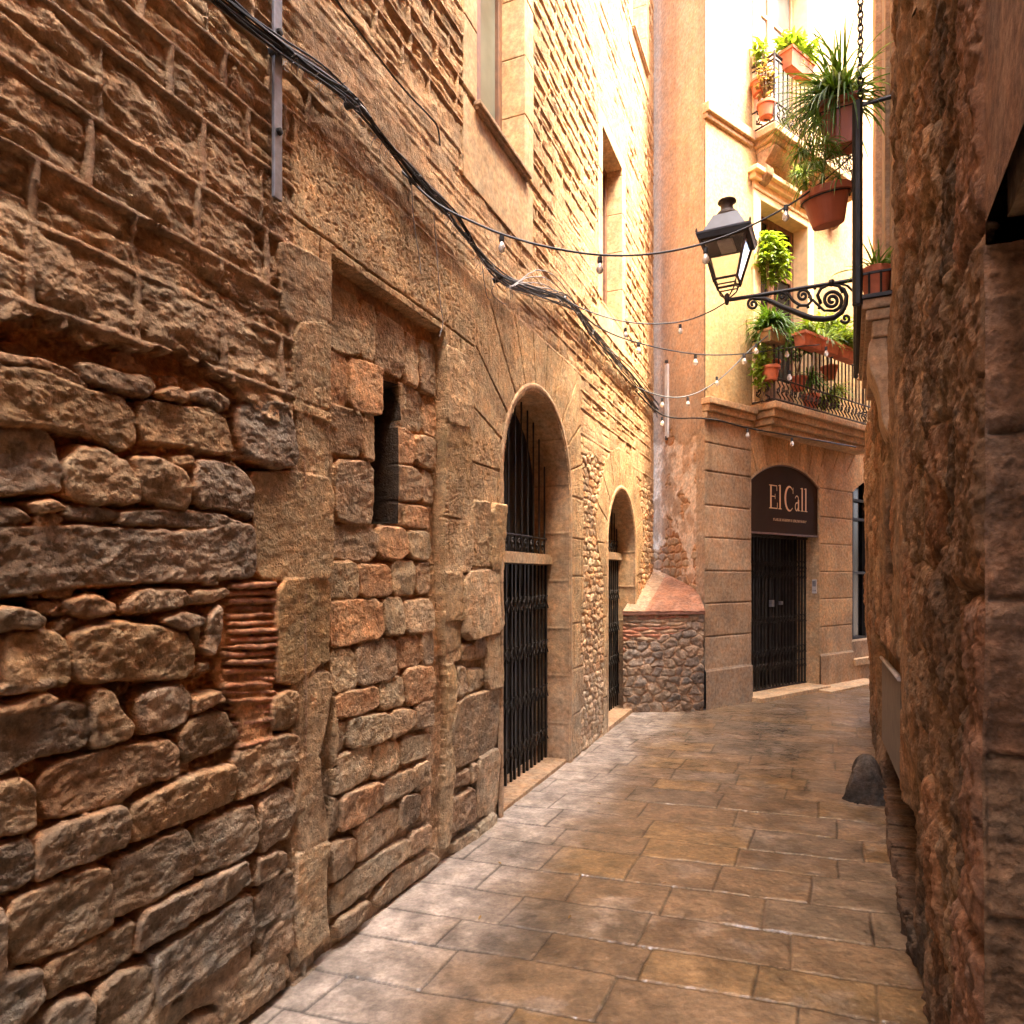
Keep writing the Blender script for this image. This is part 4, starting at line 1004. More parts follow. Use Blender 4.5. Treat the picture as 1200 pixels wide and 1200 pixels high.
# ------------------------------------------------------------------ BUTTRESS of thin bricks and rubble in the corner
butt = empty("brick_buttress", "low buttress of thin bricks and grey rubble with a sloping red tiled top", "buttress", (1.8, 8.1, 0))
BO = np.array([1.30, 7.98]); BD = np.array([.9934, .115]); BN = np.array([.115, -.9934])
def bpos(S, Z, h): return np.stack([BO[0]+S*BD[0]+h*BN[0], BO[1]+S*BD[1]+h*BN[1], Z], -1)
def bu_h(S, Z):
    Zw = Z+.015*fbm(S*5, Z*5, 3, 520)
    e, g1, g2 = cells(S+.01*fbm(S*9, Z*9, 2, 1), Zw, .26, .042, .4, 80); q = np.clip(e/.010, 0, 1)
    h1 = -.02+.02*q+.008*fbm(S*12, Zw*25, 4, 521); c1 = np.array([(.42,.19,.12), (.38,.25,.16), (.46,.22,.14), (.40,.30,.20)])[(g2*3.99).astype(int)]*(.8+.3*g1)[..., None]
    e, g3, g4 = cells(S+.05*fbm(S*9, Z*9, 3, 2), Zw+.03*fbm(S*11, Z*11, 3, 7), .15, .105, .95, 81); q2 = np.clip(e/.03, 0, 1); pr = np.sqrt(1-(1-q2)**2)
    h2 = -.022+.026*pr+.018*fbm(S*15, Z*15, 4, 523); c2 = np.array([(.30,.235,.18), (.24,.20,.165), (.36,.27,.19)])[(g4*2.99).astype(int)]*(.8+.3*g3)[..., None]
    st = (fbm(S*2, Z*3, 3, 525)+.9*sstep(1.0, .55, Z)-.15) > .1
    gr = sstep(.75, .35, Z)[..., None]; c2 = c2*(1-gr*.35)
    h = np.where(st, h2, h1); rgb = np.where(st[..., None], c2*sstep(0, .4, q2)[..., None]+np.array((.36,.24,.15))*(1-sstep(0, .4, q2))[..., None], c1*sstep(0, .5, q)[..., None]+np.array((.44,.31,.2))*(1-sstep(0, .5, q))[..., None])
    return h, rgb
p, q, c = grid_arrays(np.arange(0, .985, .007), np.arange(-.05, 1.20, .007), bpos, bu_h)
link("masonry", np_mesh("masonry", p, q, M_FAR, c), butt)
def rf_h(S, Z):
    f = fbm(S*6, Z*6, 4, 530); e, g1, g2 = cells(S, Z, .30, .3, .3, 90)
    return .006*f-.008*sstep(.012, .004, e), np.where((S < .24+.1*Z)[..., None], np.array((.30,.21,.14)), np.array((.26,.13,.08)))*(1+.25*f)[..., None]*(.85+.3*g1)[..., None]
def rfpos(S, Z, h):     # Z runs 0..1 up the slope
    b0 = bpos(S, Z*0+1.19, .035+0*S); bk = np.stack([1.90+(S/.985)*.36, 9.30-(S/.985)*.95, 1.19+.52-.25*(S/.985)], -1)
    w_ = np.clip(Z, 0, 1)[..., None]; P = b0*(1-w_)+bk*w_; P[..., 2] += h; return P
p, q, c = grid_arrays(np.linspace(-.02, .985, 90), np.linspace(-.0, 1, 60), rfpos, rf_h)
link("tiled_top", np_mesh("tiled_top", p, q, M_FAR, c), butt)
mb = MB(); fr = [bpos(np.float64(s), np.float64(0), .03) for s in (-.02, .985)]
mb.add([(fr[0][0], fr[0][1], 1.15), (fr[1][0], fr[1][1], 1.15), (fr[1][0], fr[1][1], 1.191), (fr[0][0], fr[0][1], 1.191)], [(0,1,2,3)]); mb.build("drip_edge", simple("worn_tile", (.24,.11,.07), rough=.9, var=.4, scale=20, bump=.4), butt)

# ------------------------------------------------------------------ SHOP SIGN
sign = empty("shop_sign", "dark brown arched sign board with gold lettering El Call above the folding gate", "sign", fp(SC, 2.16, -.03))
mb = MB(); ts = np.linspace(SG[0]+.012, SG[1]-.012, 30); top = [float(seg_top(t))-.012 for t in ts]
fr = [fp(t, z, -.02) for t, z in zip(ts, top)]+[fp(ts[-1], 2.165, -.02), fp(ts[0], 2.165, -.02)]
bk = [v-Vector((FN[0], FN[1], 0))*.06 for v in fr]; n_ = len(fr)
mb.add(fr+bk, [tuple(range(n_))[::-1], tuple(range(n_, 2*n_))]+[(i, (i+1) % n_, n_+(i+1) % n_, n_+i) for i in range(n_)]); mb.build("board", M_SIGN, sign)
mb = MB(); mb.tube([fp(t, z+.004, -.015) for t, z in zip(ts, top)], .011, 6); fbox(mb, SG[0]+.01, SG[1]-.01, -.06, -.008, 2.150, 2.175); mb.build("trim", M_WOOD, sign)
lt = MB(); _lv = [0]
def stroke(P, w_):        # polyline ribbon of given widths in (t,z)
    P = [(1.43+(x-1.415)*.93, z) for x, z in P]
    _lv[0] += 1; hh = -.0185+_lv[0]*.00025; n_ = len(P); ws = w_ if isinstance(w_, list) else [w_]*n_
    A = []; B = []
    for i, (x, y) in enumerate(P):
        x0, y0 = P[max(0, i-1)]; x1, y1 = P[min(n_-1, i+1)]; dx, dy = x1-x0, y1-y0; l = math.hypot(dx, dy) or 1; nx, ny = -dy/l, dx/l
        A.append(fp(x+nx*ws[i]/2, y+ny*ws[i]/2, hh)); B.append(fp(x-nx*ws[i]/2, y-ny*ws[i]/2, hh))
    lt.add(A+B, [(i, i+1, n_+i+1, n_+i) for i in range(n_-1)])
def vstem(x, z0, z1, w_=.036, serif=True, topflag=False):
    stroke([(x, z0), (x, z1)], w_)
    if serif: stroke([(x-w_*1.25, z0+.006), (x+w_*1.25, z0+.006)], .012)
    if topflag: stroke([(x-w_*1.3, z1-.014), (x, z1-.004)], .012)
    elif serif: stroke([(x-w_*1.25, z1-.006), (x+w_*1.25, z1-.006)], .012)
zb, H = 2.495, .315; k_ = 1.0
x = 1.415; vstem(x, zb, zb+H)                                   # E
stroke([(x, zb+H-.007), (x+.15, zb+H-.007)], .014); stroke([(x+.147, zb+H), (x+.15, zb+H-.075)], .011)
stroke([(x, zb+H*.52), (x+.105, zb+H*.52)], .013); stroke([(x+.105, zb+H*.52-.035), (x+.105, zb+H*.52+.035)], .010)
stroke([(x, zb+.007), (x+.16, zb+.007)], .014); stroke([(x+.157, zb), (x+.163, zb+.085)], .011)
x = 1.645; vstem(x, zb, zb+H*1.04, .034, True, True)            # l
cx, rx_, rz_ = 1.895, .115, H/2+.006                             # C
pts = [(cx+rx_*math.cos(a), zb+H/2+rz_*math.sin(a)) for a in [R(48+i*(264/26)) for i in range(27)]]
stroke(pts, [.012+.032*max(0, math.sin(math.pi*i/26))**1.5 for i in range(27)])
stroke([(cx+rx_*.80, zb+H), (cx+rx_*.80, zb+H-.085)], .011)
x = 2.135                                                        # a
stroke([(x, zb), (x, zb+H*.50)], .033); stroke([(x, zb+.006), (x+.036, zb+.01)], .012)
pts = [(x-.045+.045*math.cos(a), zb+H*.50+.05*math.sin(a)) for a in [R(i*18) for i in range(10)]]; stroke(pts, .014)
pts = [(x-.005, zb+H*.40)]+[(x-.048+.042*math.cos(a), zb+H*.185+.055*math.sin(a)) for a in [R(75+i*20) for i in range(11)]]+[(x-.005, zb+.055)]; stroke(pts, .019)
vstem(2.235, zb, zb+H*1.04, .034, True, True); vstem(2.335, zb, zb+H*1.04, .034, True, True)
lt.build("lettering", M_GOLD, sign)
# the small illegible line under the name
sm = MB(); x = 1.47; r_ = random.Random(5); lt = sm
while x < 2.33:
    w_ = r_.choice((.010, .014, .018)); z = 2.335
    stroke([(x, z), (x, z+.036)], .006)
    if r_.random() < .7: stroke([(x, z+r_.choice((.003, .018, .033))), (x+w_, z+r_.choice((.003, .018, .033)))], .006)
    if r_.random() < .5: stroke([(x+w_, z), (x+w_, z+.036)], .005)
    x += w_+.014+(.02 if r_.random() < .12 else 0)
sm.build("small_lettering", M_GOLD, sign)
ic = empty("intercom", "small pale intercom panel with a grey screen beside the folding gate", "intercom", fp(2.6, 1.5, -.1))
mb = MB()
fbox(mb, 2.606, 2.6235, -.10, -.035, 1.35, 1.55); mb.build("housing", M_WHITE, ic, bevel=.003)
mb = MB(); fbox(mb, 2.602, 2.606, -.092, -.043, 1.45, 1.53); mb.build("screen", M_GREYM, ic)
mb = MB()
for i in range(3): fbox(mb, 2.603, 2.606, -.088+i*.018, -.078+i*.018, 1.38, 1.40)
mb.build("buttons", M_GREYM, ic)
# flat conduit on the plaster face
def plane_px(u, v, O_, D_, N_, h):
    a = (u-600)/800; x0, y0 = O_[0]+h*N_[0], O_[1]+h*N_[1]; s = (y0*a-x0)/(D_[0]-D_[1]*a); Y = y0+D_[1]*s; return s, 1.6+(675-v)*Y/800
cdt = empty("conduit", "thin pale vertical conduit strip fixed to the pink plaster side wall", "conduit", (2.0, 9, 3))
mb = MB(); s_, z1 = plane_px(781, 427, PO, PD, PN, .02); _, z0 = plane_px(781, 513, PO, PD, PN, .02)
P = [Vector(ppos(np.float64(s_+a), np.float64(z), b)) for z in (z0, z1) for a, b in ((-.035,.0),(.035,.0),(.035,.028),(-.035,.028))]
mb.add(P, [(0,3,2,1),(4,5,6,7),(0,1,5,4),(1,2,6,5),(2,3,7,6),(3,0,4,7)]); mb.build("cover", M_WHITE, cdt, bevel=.004)
mb = MB(); e0 = Vector(ppos(np.float64(s_), np.float64(z0-.03), .02)); e1 = Vector(ppos(np.float64(s_), np.float64(z1+.02), .02))
mb.tube([e0, e0+Vector((0, 0, .05))], .018, 8); mb.build("end_cap", M_BLACK, cdt); MB().tube([e1, e1+Vector((0, 0, .03))], .022, 8).build("end_cap", M_BLACK, cdt)
# ------------------------------------------------------------------ SMALL THINGS
def W(u, v, Y): return Vector(((u-600)/800*Y, Y, 1.6+(675-v)*Y/800))
# --- balcony of the right building
bl = sub_empty("balcony", right, rp(4.6, 3.0, .1)); mb = MB()
B0, B1, BP = 3.60/.896, 4.95/.896, .168
rbox(mb, B0, B1, -.05, BP-.02, 3.03, 3.085); rbox(mb, B0+.01, B1, -.05, BP-.04, 2.97, 3.0295); rbox(mb, B0+.02, B1, -.05, BP-.07, 2.88, 2.9695); mb.build("slab", M_TRIMD, bl, bevel=.01)
mb = MB(); rbox(mb, B0-.012, B1, -.02, BP, 3.0855, 3.105); rbox(mb, B0-.014, B1, BP-.012, BP+.004, 3.05, 3.0854); mb.build("slab_edge", M_IRON, bl)
mb = MB(); pr_ = [(-.05, 2.879), (.10, 2.879)]+[(.005+.105*math.cos(i/14*1.5)+.012*math.sin(i/14*9), 2.86-i*.036) for i in range(15)]+[(-.05, 2.35)]; n_ = len(pr_)
mb.add([rp(B0+.04, z, h) for h, z in pr_]+[rp(B0+.36, z, h) for h, z in pr_], [tuple(range(n_)), tuple(range(n_, 2*n_))[::-1]]+[(i, n_+i, n_+(i+1) % n_, (i+1) % n_) for i in range(n_)])
mb.build("corbel", M_TRIMD, bl, bevel=.006)
mb = MB(); zt = 4.13
mb.tube([rp(B0, zt, -.02), rp(B0, zt, BP), rp(B1, zt, BP)], .012, 6); mb.build("handrail", M_IRON, bl); mb = MB(); mb.tube([rp(B0, 3.22, -.02), rp(B0, 3.22, BP), rp(B1, 3.22, BP)], .008, 5)
mb.build("lower_rail", M_IRON, bl)
mb = MB(); mb.tube([rp(B0, 3.06, BP), rp(B0, zt+.02, BP)], .027, 8); mb.build("post", M_IRON, bl)
MB().tube([rp(B1, 3.06, BP), rp(B1, zt, BP)], .016, 8).build("post", M_IRON, bl)
mb = MB()
for i in range(1, 13): s = B0+(B1-B0)*i/13; mb.tube([rp(s, 3.1, BP), rp(s, zt, BP)], .0075, 5); 
for i in range(1, 3): mb.tube([rp(B0, 3.1, BP*i/3), rp(B0, 3.22, BP*i/3)], .006, 5)
mb.build("balusters", M_IRON, bl)
# upper window trim strips of the right building
wn = sub_empty("window", right, rp(4.9, 3.2, 0)); mb = MB()
for s0, s1, h in ((3.58/.896, 3.74/.896, .008), (3.75/.896, 3.83/.896, .03), (5.1/.896, 5.3/.896, .035)): rbox(mb, s0, s1, -.06, h, 3.11, 6.2)
mb.build("frame", M_TRIMD, wn, bevel=.006)
mb = MB(); rbox(mb, 3.84/.896, 5.09/.896, -.05, -.006, 3.11, 6.1); mb.build("shutter", M_WOOD, wn)
# --- street lamp
LB = 5.0/.896; LL = 1.09
def bp(d, z, k=0): v = rp(LB, z, d); return Vector((v.x+k*RD[0], v.y+k*RD[1], z))
def bpx(u, v, k=0):
    a = (u-600)/800; b0 = rp(LB, 0, 0); d = (a*b0.y-b0.x)/(RN[0]-a*RN[1]); Y = b0.y+d*RN[1]; return bp(d, 1.6+(675-v)*Y/800, k)
lc = bp(LL, 0); lamp = empty("street_lamp", "black four sided lantern on a scrolled iron bracket between the alley walls", "street lamp", bp(LL, 3.8))
mb = MB(); mb.tube([bp(-.02, 3.80), bp(LL-.02, 3.815)], .016, 8); mb.tube([bp(.0, 3.45), bp(.0, 3.9)], .02, 8)
mb.lathe([(0,-.03),(.02,-.02),(.026,0),(.02,.02),(0,.03)], bp(.33, 3.81), 10); mb.build("bracket_arm", M_IRON, lamp)
def spiral(u0, v0, r0, turns, a0, sgn=1, n=26, r1=.12):
    out = []
    for i in range(n):
        f = i/(n-1); rr_ = r0*(1-f*(1-r1)); a = a0+sgn*f*turns*2*math.pi; out.append(bpx(u0+rr_*math.cos(a), v0+rr_*math.sin(a)))
    return out
mb = MB()
mb.tube([bpx(*q) for q in ((876,348),(884,350),(896,350),(905,354),(917,360),(928,364),(940,369),(952,373),(966,374),(978,372),(986,366),(991,357),(992,347),(989,339),(982,335))], [.010,.013,.017,.019,.021,.021,.022,.023,.023,.022,.021,.018,.016,.013,.009], 8)
mb.tube(spiral(882.5, 356.5, 7.2, 1.6, R(-60), -1), .011, 6); mb.tube(spiral(975, 352, 12.5, 2.1, R(80), -1, 40), [.014]*40, 6)
mb.tube(spiral(941, 346.5, 8, 1.6, R(20), -1), .011, 6); mb.tube(spiral(917, 347.5, 5.5, 1.4, R(60), -1), .010, 6)
mb.tube(spiral(991, 373, 6, 1.2, R(160), -1), .011, 6)
mb.tube([bpx(*q) for q in ((949,346),(951,353),(946,358),(938,358),(930,353),(924,345),(918,341))], .012, 6)
mb.tube([bpx(*q) for q in ((962,356),(958,346),(962,338),(972,333),(983,335),(988,343))], .013, 6)
mb.tube([bpx(*q) for q in ((952,351),(957,356),(966,364),(980,364))], .010, 6); mb.tube([bpx(*q) for q in ((985,333),(993,335),(999,341))], .009, 5)
for u, v in ((901,345),(909,344),(931,339),(955,338),(960,361),(947,360),(990,362),(898,354),(935,360)):
    mb.lathe([(0,-.012),(.010,-.006),(.013,0),(.010,.006),(0,.012)], bpx(u, v), 8)
mb.build("scrollwork", M_IRON, lamp, smooth=True)
rot = math.atan2(RN[1], RN[0]); cx_, cy_ = lc.x, lc.y
mb = MB(); f = lambda z0, z1, a0, a1: mb.frustum(cx_, cy_, z0, z1, a0, a0, a1, a1, rot)
f(4.30, 4.315, .208, .208); f(4.3155, 4.475, .170, .092); f(4.262, 4.2995, .192, .204)
mb.build("lantern_cap", simple("slate_painted_metal", (.022,.026,.036), rough=.4, metal=.3, var=.3), lamp)
mb = MB(); mb.lathe([(.092,4.475),(.095,4.49),(.075,4.515),(.050,4.54),(.046,4.585),(.06,4.592),(.073,4.60),(.07,4.612),(.03,4.625),(.012,4.64),(0,4.645)], (cx_, cy_, 0), 20); mb.build("finial", M_RUST, lamp, smooth=True)
mb = MB(); c_, s_ = math.cos(rot), math.sin(rot)
def cr(a, sx, sy, z): return Vector((cx_+a*(sx*c_-sy*s_), cy_+a*(sx*s_+sy*c_), z))
SQ = ((-1,-1),(1,-1),(1,1),(-1,1))
for i, (sx, sy) in enumerate(SQ):
    nx_, ny_ = SQ[(i+1) % 4]
    mb.tube([cr(.168, sx, sy, 4.27), cr(.086, sx, sy, 3.945)], .0115, 5)
    mb.tube([cr(.091, sx, sy, 3.965), cr(.091, nx_, ny_, 3.965)], .010, 5); mb.tube([cr(.075, sx, sy, 3.925), cr(.075, nx_, ny_, 3.925)], .006, 5)
    mb.tube([cr(.166, sx, sy, 4.262), cr(.166, nx_, ny_, 4.262)], .010, 5)
    mb.tube([cr(.080, sx, sy, 3.945), cr(.062, sx, sy, 3.89), cr(.02, sx, sy, 3.84)], .006, 5)
    mb.lathe([(0,-.012),(.010,-.004),(.008,.01),(0,.03)], cr(.202, sx, sy, 4.325), 6)
mb.lathe([(0,3.775),(.012,3.78),(.018,3.80),(.022,3.83),(.02,3.855),(.010,3.87),(0,3.87)], (cx_, cy_, 0), 12); mb.build("lantern_frame", M_RUST, lamp)
mb = MB(); mb.frustum(cx_, cy_, 4.235, 4.262, .06, .11, .06, .11, rot); mb.build("reflector", M_WHITE, lamp, bevel=.01)
for i, (sx, sy) in enumerate(SQ):
    nx_, ny_ = SQ[(i+1) % 4]; mb = MB(); A = [cr(.163, sx, sy, 4.26), cr(.163, nx_, ny_, 4.26), cr(.085, nx_, ny_, 3.95), cr(.085, sx, sy, 3.95)]
    mb.add(A, [(0,1,2,3)]); o = mb.build("pane", M_LGLASS, lamp); so = o.modifiers.new("s", 'SOLIDIFY'); so.thickness = .002
# --- festoon strings
def catenary(pts, n=14):
    out = []
    for (a, b) in zip(pts[:-1], pts[1:]):
        for i in range(n): out.append(a.lerp(b, i/n))
    return out+[pts[-1]]
def smooth_path(P, it=3):
    P = list(P)
    for _ in range(it):
        Qp = [P[0]]
        for a, b in zip(P[:-1], P[1:]): Qp += [a.lerp(b, .25), a.lerp(b, .75)]
        P = Qp+[P[-1]]
    return P
bulb_me = None
def bulbs(parent, places, r=.022):
    for u, v, Y in places:
        p = W(u, v, Y); k = r*.8/.022
        mb = MB(); mb.lathe([(0,.055*k),(.014*k,.05*k),(.016*k,.02*k),(.014*k,.012*k),(.0,.012*k)], p, 8); s = mb.build("socket", M_BLACK, parent)
        mb = MB(); mb.lathe([(.011*k,.012*k),(.014*k,0),(.021*k,-.014*k),(.023*k,-.026*k),(.019*k,-.040*k),(.009*k,-.049*k),(0,-.051*k)], p, 12); mb.build("bulb", M_BULB, parent, smooth=True)
def festoon(label, pts, bl_, r=.0045, br_=.022):
    P = [W(*q) for q in pts]; e = empty("string_lights", label, "string lights", P[0], "festoon bulb strings across the alley")
    MB().tube(smooth_path(P), r, 6).build("cable", M_BLACK, e); bulbs(e, bl_, br_); return e
festoon("longest black bulb string, sagging from the left wall past the lantern to the right balcony",
        [(470,200,3.40),(510,240,3.45),(560,263,3.5),(588,275,3.52),(640,290,3.55),(703,300,3.6),(760,299,3.66),(815,289,3.7),(870,270,3.76),(922,243,3.8),(965,213,3.82),(1000,181,3.84)],
        [(588,286,3.52),(703,311,3.6),(827,300,3.71),(921,250,3.8)], .0055, .024)
festoon("thin bulb string from the cable bundle to the foot of the lantern", [(655,348,5.55),(690,366,5.6),(740,380,5.6),(797,379,5.56),(832,366,5.5),(851,354,5.47)], [(733,390,5.6),(797,386,5.56)], .005, .022)
festoon("bulb string sagging just under the lantern string towards the planted balcony", [(672,358,6.0),(700,385,6.5),(748,403,7.2),(812,416,7.8),(868,416,8.1),(925,407,8.5),(960,404,8.8)], [(748,408,7.2),(815,422,7.8),(872,421,8.1),(886,409,8.15),(922,413,8.5),(968,412,8.8),(925,440,8.5)], .007, .034)
festoon("lowest bulb string rising from the wires at the wall end to the balcony rail", [(742,452,8.0),(770,464,8.05),(800,467,8.1),(830,455,8.15),(855,435,8.2),(880,408,8.3),(910,386,8.35)], [(806,471,8.1),(840,447,8.17),(776,472,8.05)], .007, .030)
festoon("black wire with small bulbs running under the stone cornice of the corner building", [(745,458,8.1),(765,480,8.3),(785,491,8.4),(830,489,7.98),(876,502,8.3),(930,511,8.75),(1003,524,9.5)], [(776,494,8.35),(876,508,8.3),(928,518,8.72)], .009, .030)
# --- cable bundle on the left wall
cb = empty("cable_bundle", "thick bundle of black and grey cables draped along the left wall", "cables", lp(4, 3.6, .05))
base = [(190,-45),(240,0),(318,62),(365,92),(405,122),(440,165),(480,212),(508,240),(530,265),(552,300),(578,328),(615,343),(655,351),(672,368),(690,390),(712,418),(735,442),(768,482)]
rc = random.Random(21)
for k in range(15):
    P = []
    for i, (u, v) in enumerate(base):
        amp = 5 if i < 3 else 6.5; s, z = lpx(u+rc.uniform(-amp, amp)*.7, v+rc.uniform(-amp, amp)+(k-7)*(1.1 if i < 4 else .6)); P.append(lp(s, z, .035+.01*rc.random()+.008*(k % 3)))
    MB().tube(smooth_path(P, 2), rc.choice((.003, .004, .0058)), 5).build("cable", M_BLACK if k % 3 else M_GREYC, cb)
for u, v in ((318,62),(405,124),(480,212),(578,328),(655,351),(690,390)): s, z = lpx(u, v); MB().tube([lp(s-.014, z-.012, .01), lp(s-.012, z-.01, .035), lp(s+.012, z+.01, .05)], .018, 8).build("clip", M_BLACK, cb)
P = [lp(*lpx(u, v), .03) for u, v in ((370,-22),(395,14),(430,60),(465,105),(500,140),(508,150),(510,172))]
MB().tube(smooth_path(P), .005, 5).build("cable", M_BLACK, cb)
for a in range(4):
    P = []; 
    for i in range(28): t = i/27; s, z = lpx(585+72*t, 338+16*t-20*math.sin(t*math.pi)*(.25+.35*a)+rc.uniform(-.6,.6)); P.append(lp(s, z, .05+.02*a))
    MB().tube(P, .0035, 4).build("loose_wire", M_GREYC, cb)
for pts in (((478,215),(480,260),(487,300),(489,322)), ((504,250),(508,300),(512,360),(516,378),(511,395)), ((578,330),(570,345),(585,356),(590,357)), ((560,300),(566,350),(572,352))):
    P = [lp(*lpx(u, v), .022) for u, v in pts]; MB().tube(smooth_path(P), .0022, 4).build("loose_wire", M_GREYC, cb)
# frayed fibres / insulation along the bundle
mb = MB()
for i in range(200):
    k = rc.randrange(2, len(base)-2); t = rc.random(); u = base[k][0]*(1-t)+base[k+1][0]*t; v = base[k][1]*(1-t)+base[k+1][1]*t
    s, z = lpx(u, v); P = [lp(s, z, .04)]
    for j in range(3): P.append(P[-1]+Vector((rc.uniform(-.03,.03), rc.uniform(-.03,.03), rc.uniform(-.04,.02))))
    mb.tube(P, .0014, 3)
mb.build("frayed_fibres", M_GREYC, cb)["kind"] = "stuff"
# --- flat steel bar on the wall
st = empty("steel_bar", "flat vertical grey steel bar bolted to the left wall carrying the cables", "steel bar", lp(*lpx(319, 235), .02))
s, z = lpx(319, 235); mb = MB(); lbox(mb, s-.021, s+.021, .016, .030, z, 7.0); mb.build("flat_bar", M_GREYM, st, bevel=.002)
mb = MB()
for zz in (z+.25, z+.62, z+1.1): MB().lathe([(0,.014),(.012,.012),(.014,0)], lp(s, zz, .031), 8, axis=(LN[0], LN[1], 0)).build("bolt", M_IRON, st)
# --- bumper stone and plate at the foot of the right wall
def rock(name, c, rx, ry, rz, seed, mat):
    th = np.linspace(0, 2*math.pi, 61)[:-1]; ph = np.linspace(.0, 1, 44); Tt, Pp = np.meshgrid(th, ph, indexing='ij')
    rr_ = np.clip(1-Pp**3.5, 0, 1)**.5*(1-.25*Pp-.1*np.cos(Tt)*Pp)+.0; d = 1+.10*fbm(np.cos(Tt)*9+3, np.sin(Tt)*9+Pp*14, 4, seed+7)+.28*fbm(np.cos(Tt)*1.3+5+Pp*2, np.sin(Tt)*1.3+Pp, 4, seed)+.10*fbm(np.cos(Tt)*5+9, np.sin(Tt)*5+Pp*6, 4, seed+2)
    P = np.stack([c[0]+rx*rr_*d*np.cos(Tt), c[1]+ry*rr_*d*np.sin(Tt), c[2]+rz*Pp+0*Tt], -1).reshape(-1, 3); n1, n2 = 60, 44
    i = np.arange(n1)[:, None]; j = np.arange(n2-1)[None, :]; a = i*n2+j; b_ = ((i+1) % n1)*n2+j
    Qd = np.stack([a, b_, b_+1, a+1], -1).reshape(-1, 4); col = np.array((.11,.095,.08))*(1+.4*fbm(Tt*2, Pp*4, 4, seed+5))[..., None]
    return np_mesh(name, P, Qd, mat, col.reshape(-1, 3))
bs = link("bumper_stone", rock("bumper_stone", (2.54, 4.88, -.03), .135, .14, .36, 40, M_RIGHT)); tag(bs, "dark worn bumper stone standing on the paving against the right wall", "bumper stone")
pt = empty("wall_plate", "smooth grey brown plate leaning on the foot of the rough right wall", "plate", rp(4.4, .6, .07)); mb = MB()
P = [rp(s, z, h) for h in (-.03, -.004) for s, z in ((3.15/.896, .645), (5.0/.896, .40), (5.0/.896, 1.0), (3.15/.896, 1.12))]
mb.add(P, [(0,3,2,1),(4,5,6,7),(0,1,5,4),(1,2,6,5),(2,3,7,6),(3,0,4,7)]); mb.build("panel", simple("plate_stone", (.13,.10,.075), rough=.7, var=.2, bump=.3), pt, bevel=.006)
mb = MB(); mb.tube([rp(3.15/.896, 1.125, .0), rp(5.0/.896, 1.005, .0)], .012, 6); mb.build("rim", M_GREYC, pt)

# ------------------------------------------------------------------ PLANTS
def blade(mb, base, az, el, L, wd, droop, n=9, rr_=rnd):
    p = Vector(base); d = Vector((math.cos(az)*math.cos(el), math.sin(az)*math.cos(el), math.sin(el))); side = Vector((-math.sin(az), math.cos(az), 0))
    A = []; 
    for i in range(n+1):
        f = i/n; w_ = wd*(.55+.9*f if f < .35 else (1-(f-.35)/.65)**.7*.87)+.0006; up = side.cross(d).normalized()
        A.append((p-side*w_, p-up*w_*.5, p+side*w_)); p = p+d*(L/n); d = (d+Vector((0, 0, -droop/n))).normalized()
    o = len(mb.v)
    for a in A: mb.v += [tuple(q) for q in a]
    for i in range(n):
        b = o+i*3; mb.f += [(b, b+1, b+4, b+3), (b+1, b+2, b+5, b+4)]
def clump(mb, c, rad, n, size, r_, droop=.3):
    for i in range(n):
        while True:
            v = Vector((r_.uniform(-1, 1), r_.uniform(-1, 1), r_.uniform(-1, 1)))
            if v.length < 1: break
        v *= (.6+.5*math.sin(v.x*5+v.z*4)) if r_.random() < .5 else 1
        p = Vector(c)+Vector((v.x*rad[0], v.y*rad[1], v.z*rad[2])); az = r_.uniform(0, 6.28); el = r_.uniform(-.9, .7); L = size*r_.uniform(.6, 1.4)
        blade(mb, p, az, el, L, L*.22, droop, 3)
def pot_round(name, mat, parent, c, r0, r1, h, axis=(0, 0, 1)):
    mb = MB(); mb.lathe([(0,0),(r0*.96,0),(r0,.006),(r1*.93,h*.76),(r1*.94,h*.77),(r1*1.03,h*.775),(r1*1.06,h*.80),(r1*1.06,h*.97),(r1*1.03,h),(r1*.94,h),(r1*.90,h*.85),(0,h*.85)], c, 28, axis); return mb.build(name, mat, parent, smooth=False)
def trough(mat, parent, P, t0, t1, h0, h1, z0, z1, name="planter"):
    mb = MB(); k = .022
    q = [P(t, z, h) for z, e in ((z0, k), (z1, 0)) for t, h in ((t0+e, h0+e), (t1-e, h0+e), (t1-e, h1-e), (t0+e, h1-e))]
    mb.add(q, [(0,1,2,3),(0,4,5,1),(1,5,6,2),(2,6,7,3),(3,7,4,0)])
    for a, b, c, d in ((t0-.01, t1+.01, h1-.012, h1+.01), (t0-.01, t1+.01, h0-.01, h0+.012)):
        q = [P(t, z, h) for z in (z1-.03, z1+.005) for t, h in ((a, c), (b, c), (b, d), (a, d))]; mb.add(q, [(0,1,2,3),(4,7,6,5),(0,4,5,1),(1,5,6,2),(2,6,7,3),(3,7,4,0)])
    for a, b in ((t0-.01, t0+.012), (t1-.012, t1+.01)):
        q = [P(t, z, h) for z in (z1-.03, z1+.005) for t, h in ((a, h0+.0125), (b, h0+.0125), (b, h1-.0125), (a, h1-.0125))]; mb.add(q, [(0,1,2,3),(4,7,6,5),(0,4,5,1),(1,5,6,2),(2,6,7,3),(3,7,4,0)])
    q = [P(t, z1-.03, h) for t, h in ((t0+.01, h0+.01), (t1-.01, h0+.01), (t1-.01, h1-.01), (t0+.01, h1-.01))]; mb.add(q, [(0,3,2,1)])
    return mb.build(name, mat, parent)
rp_ = random.Random(12)
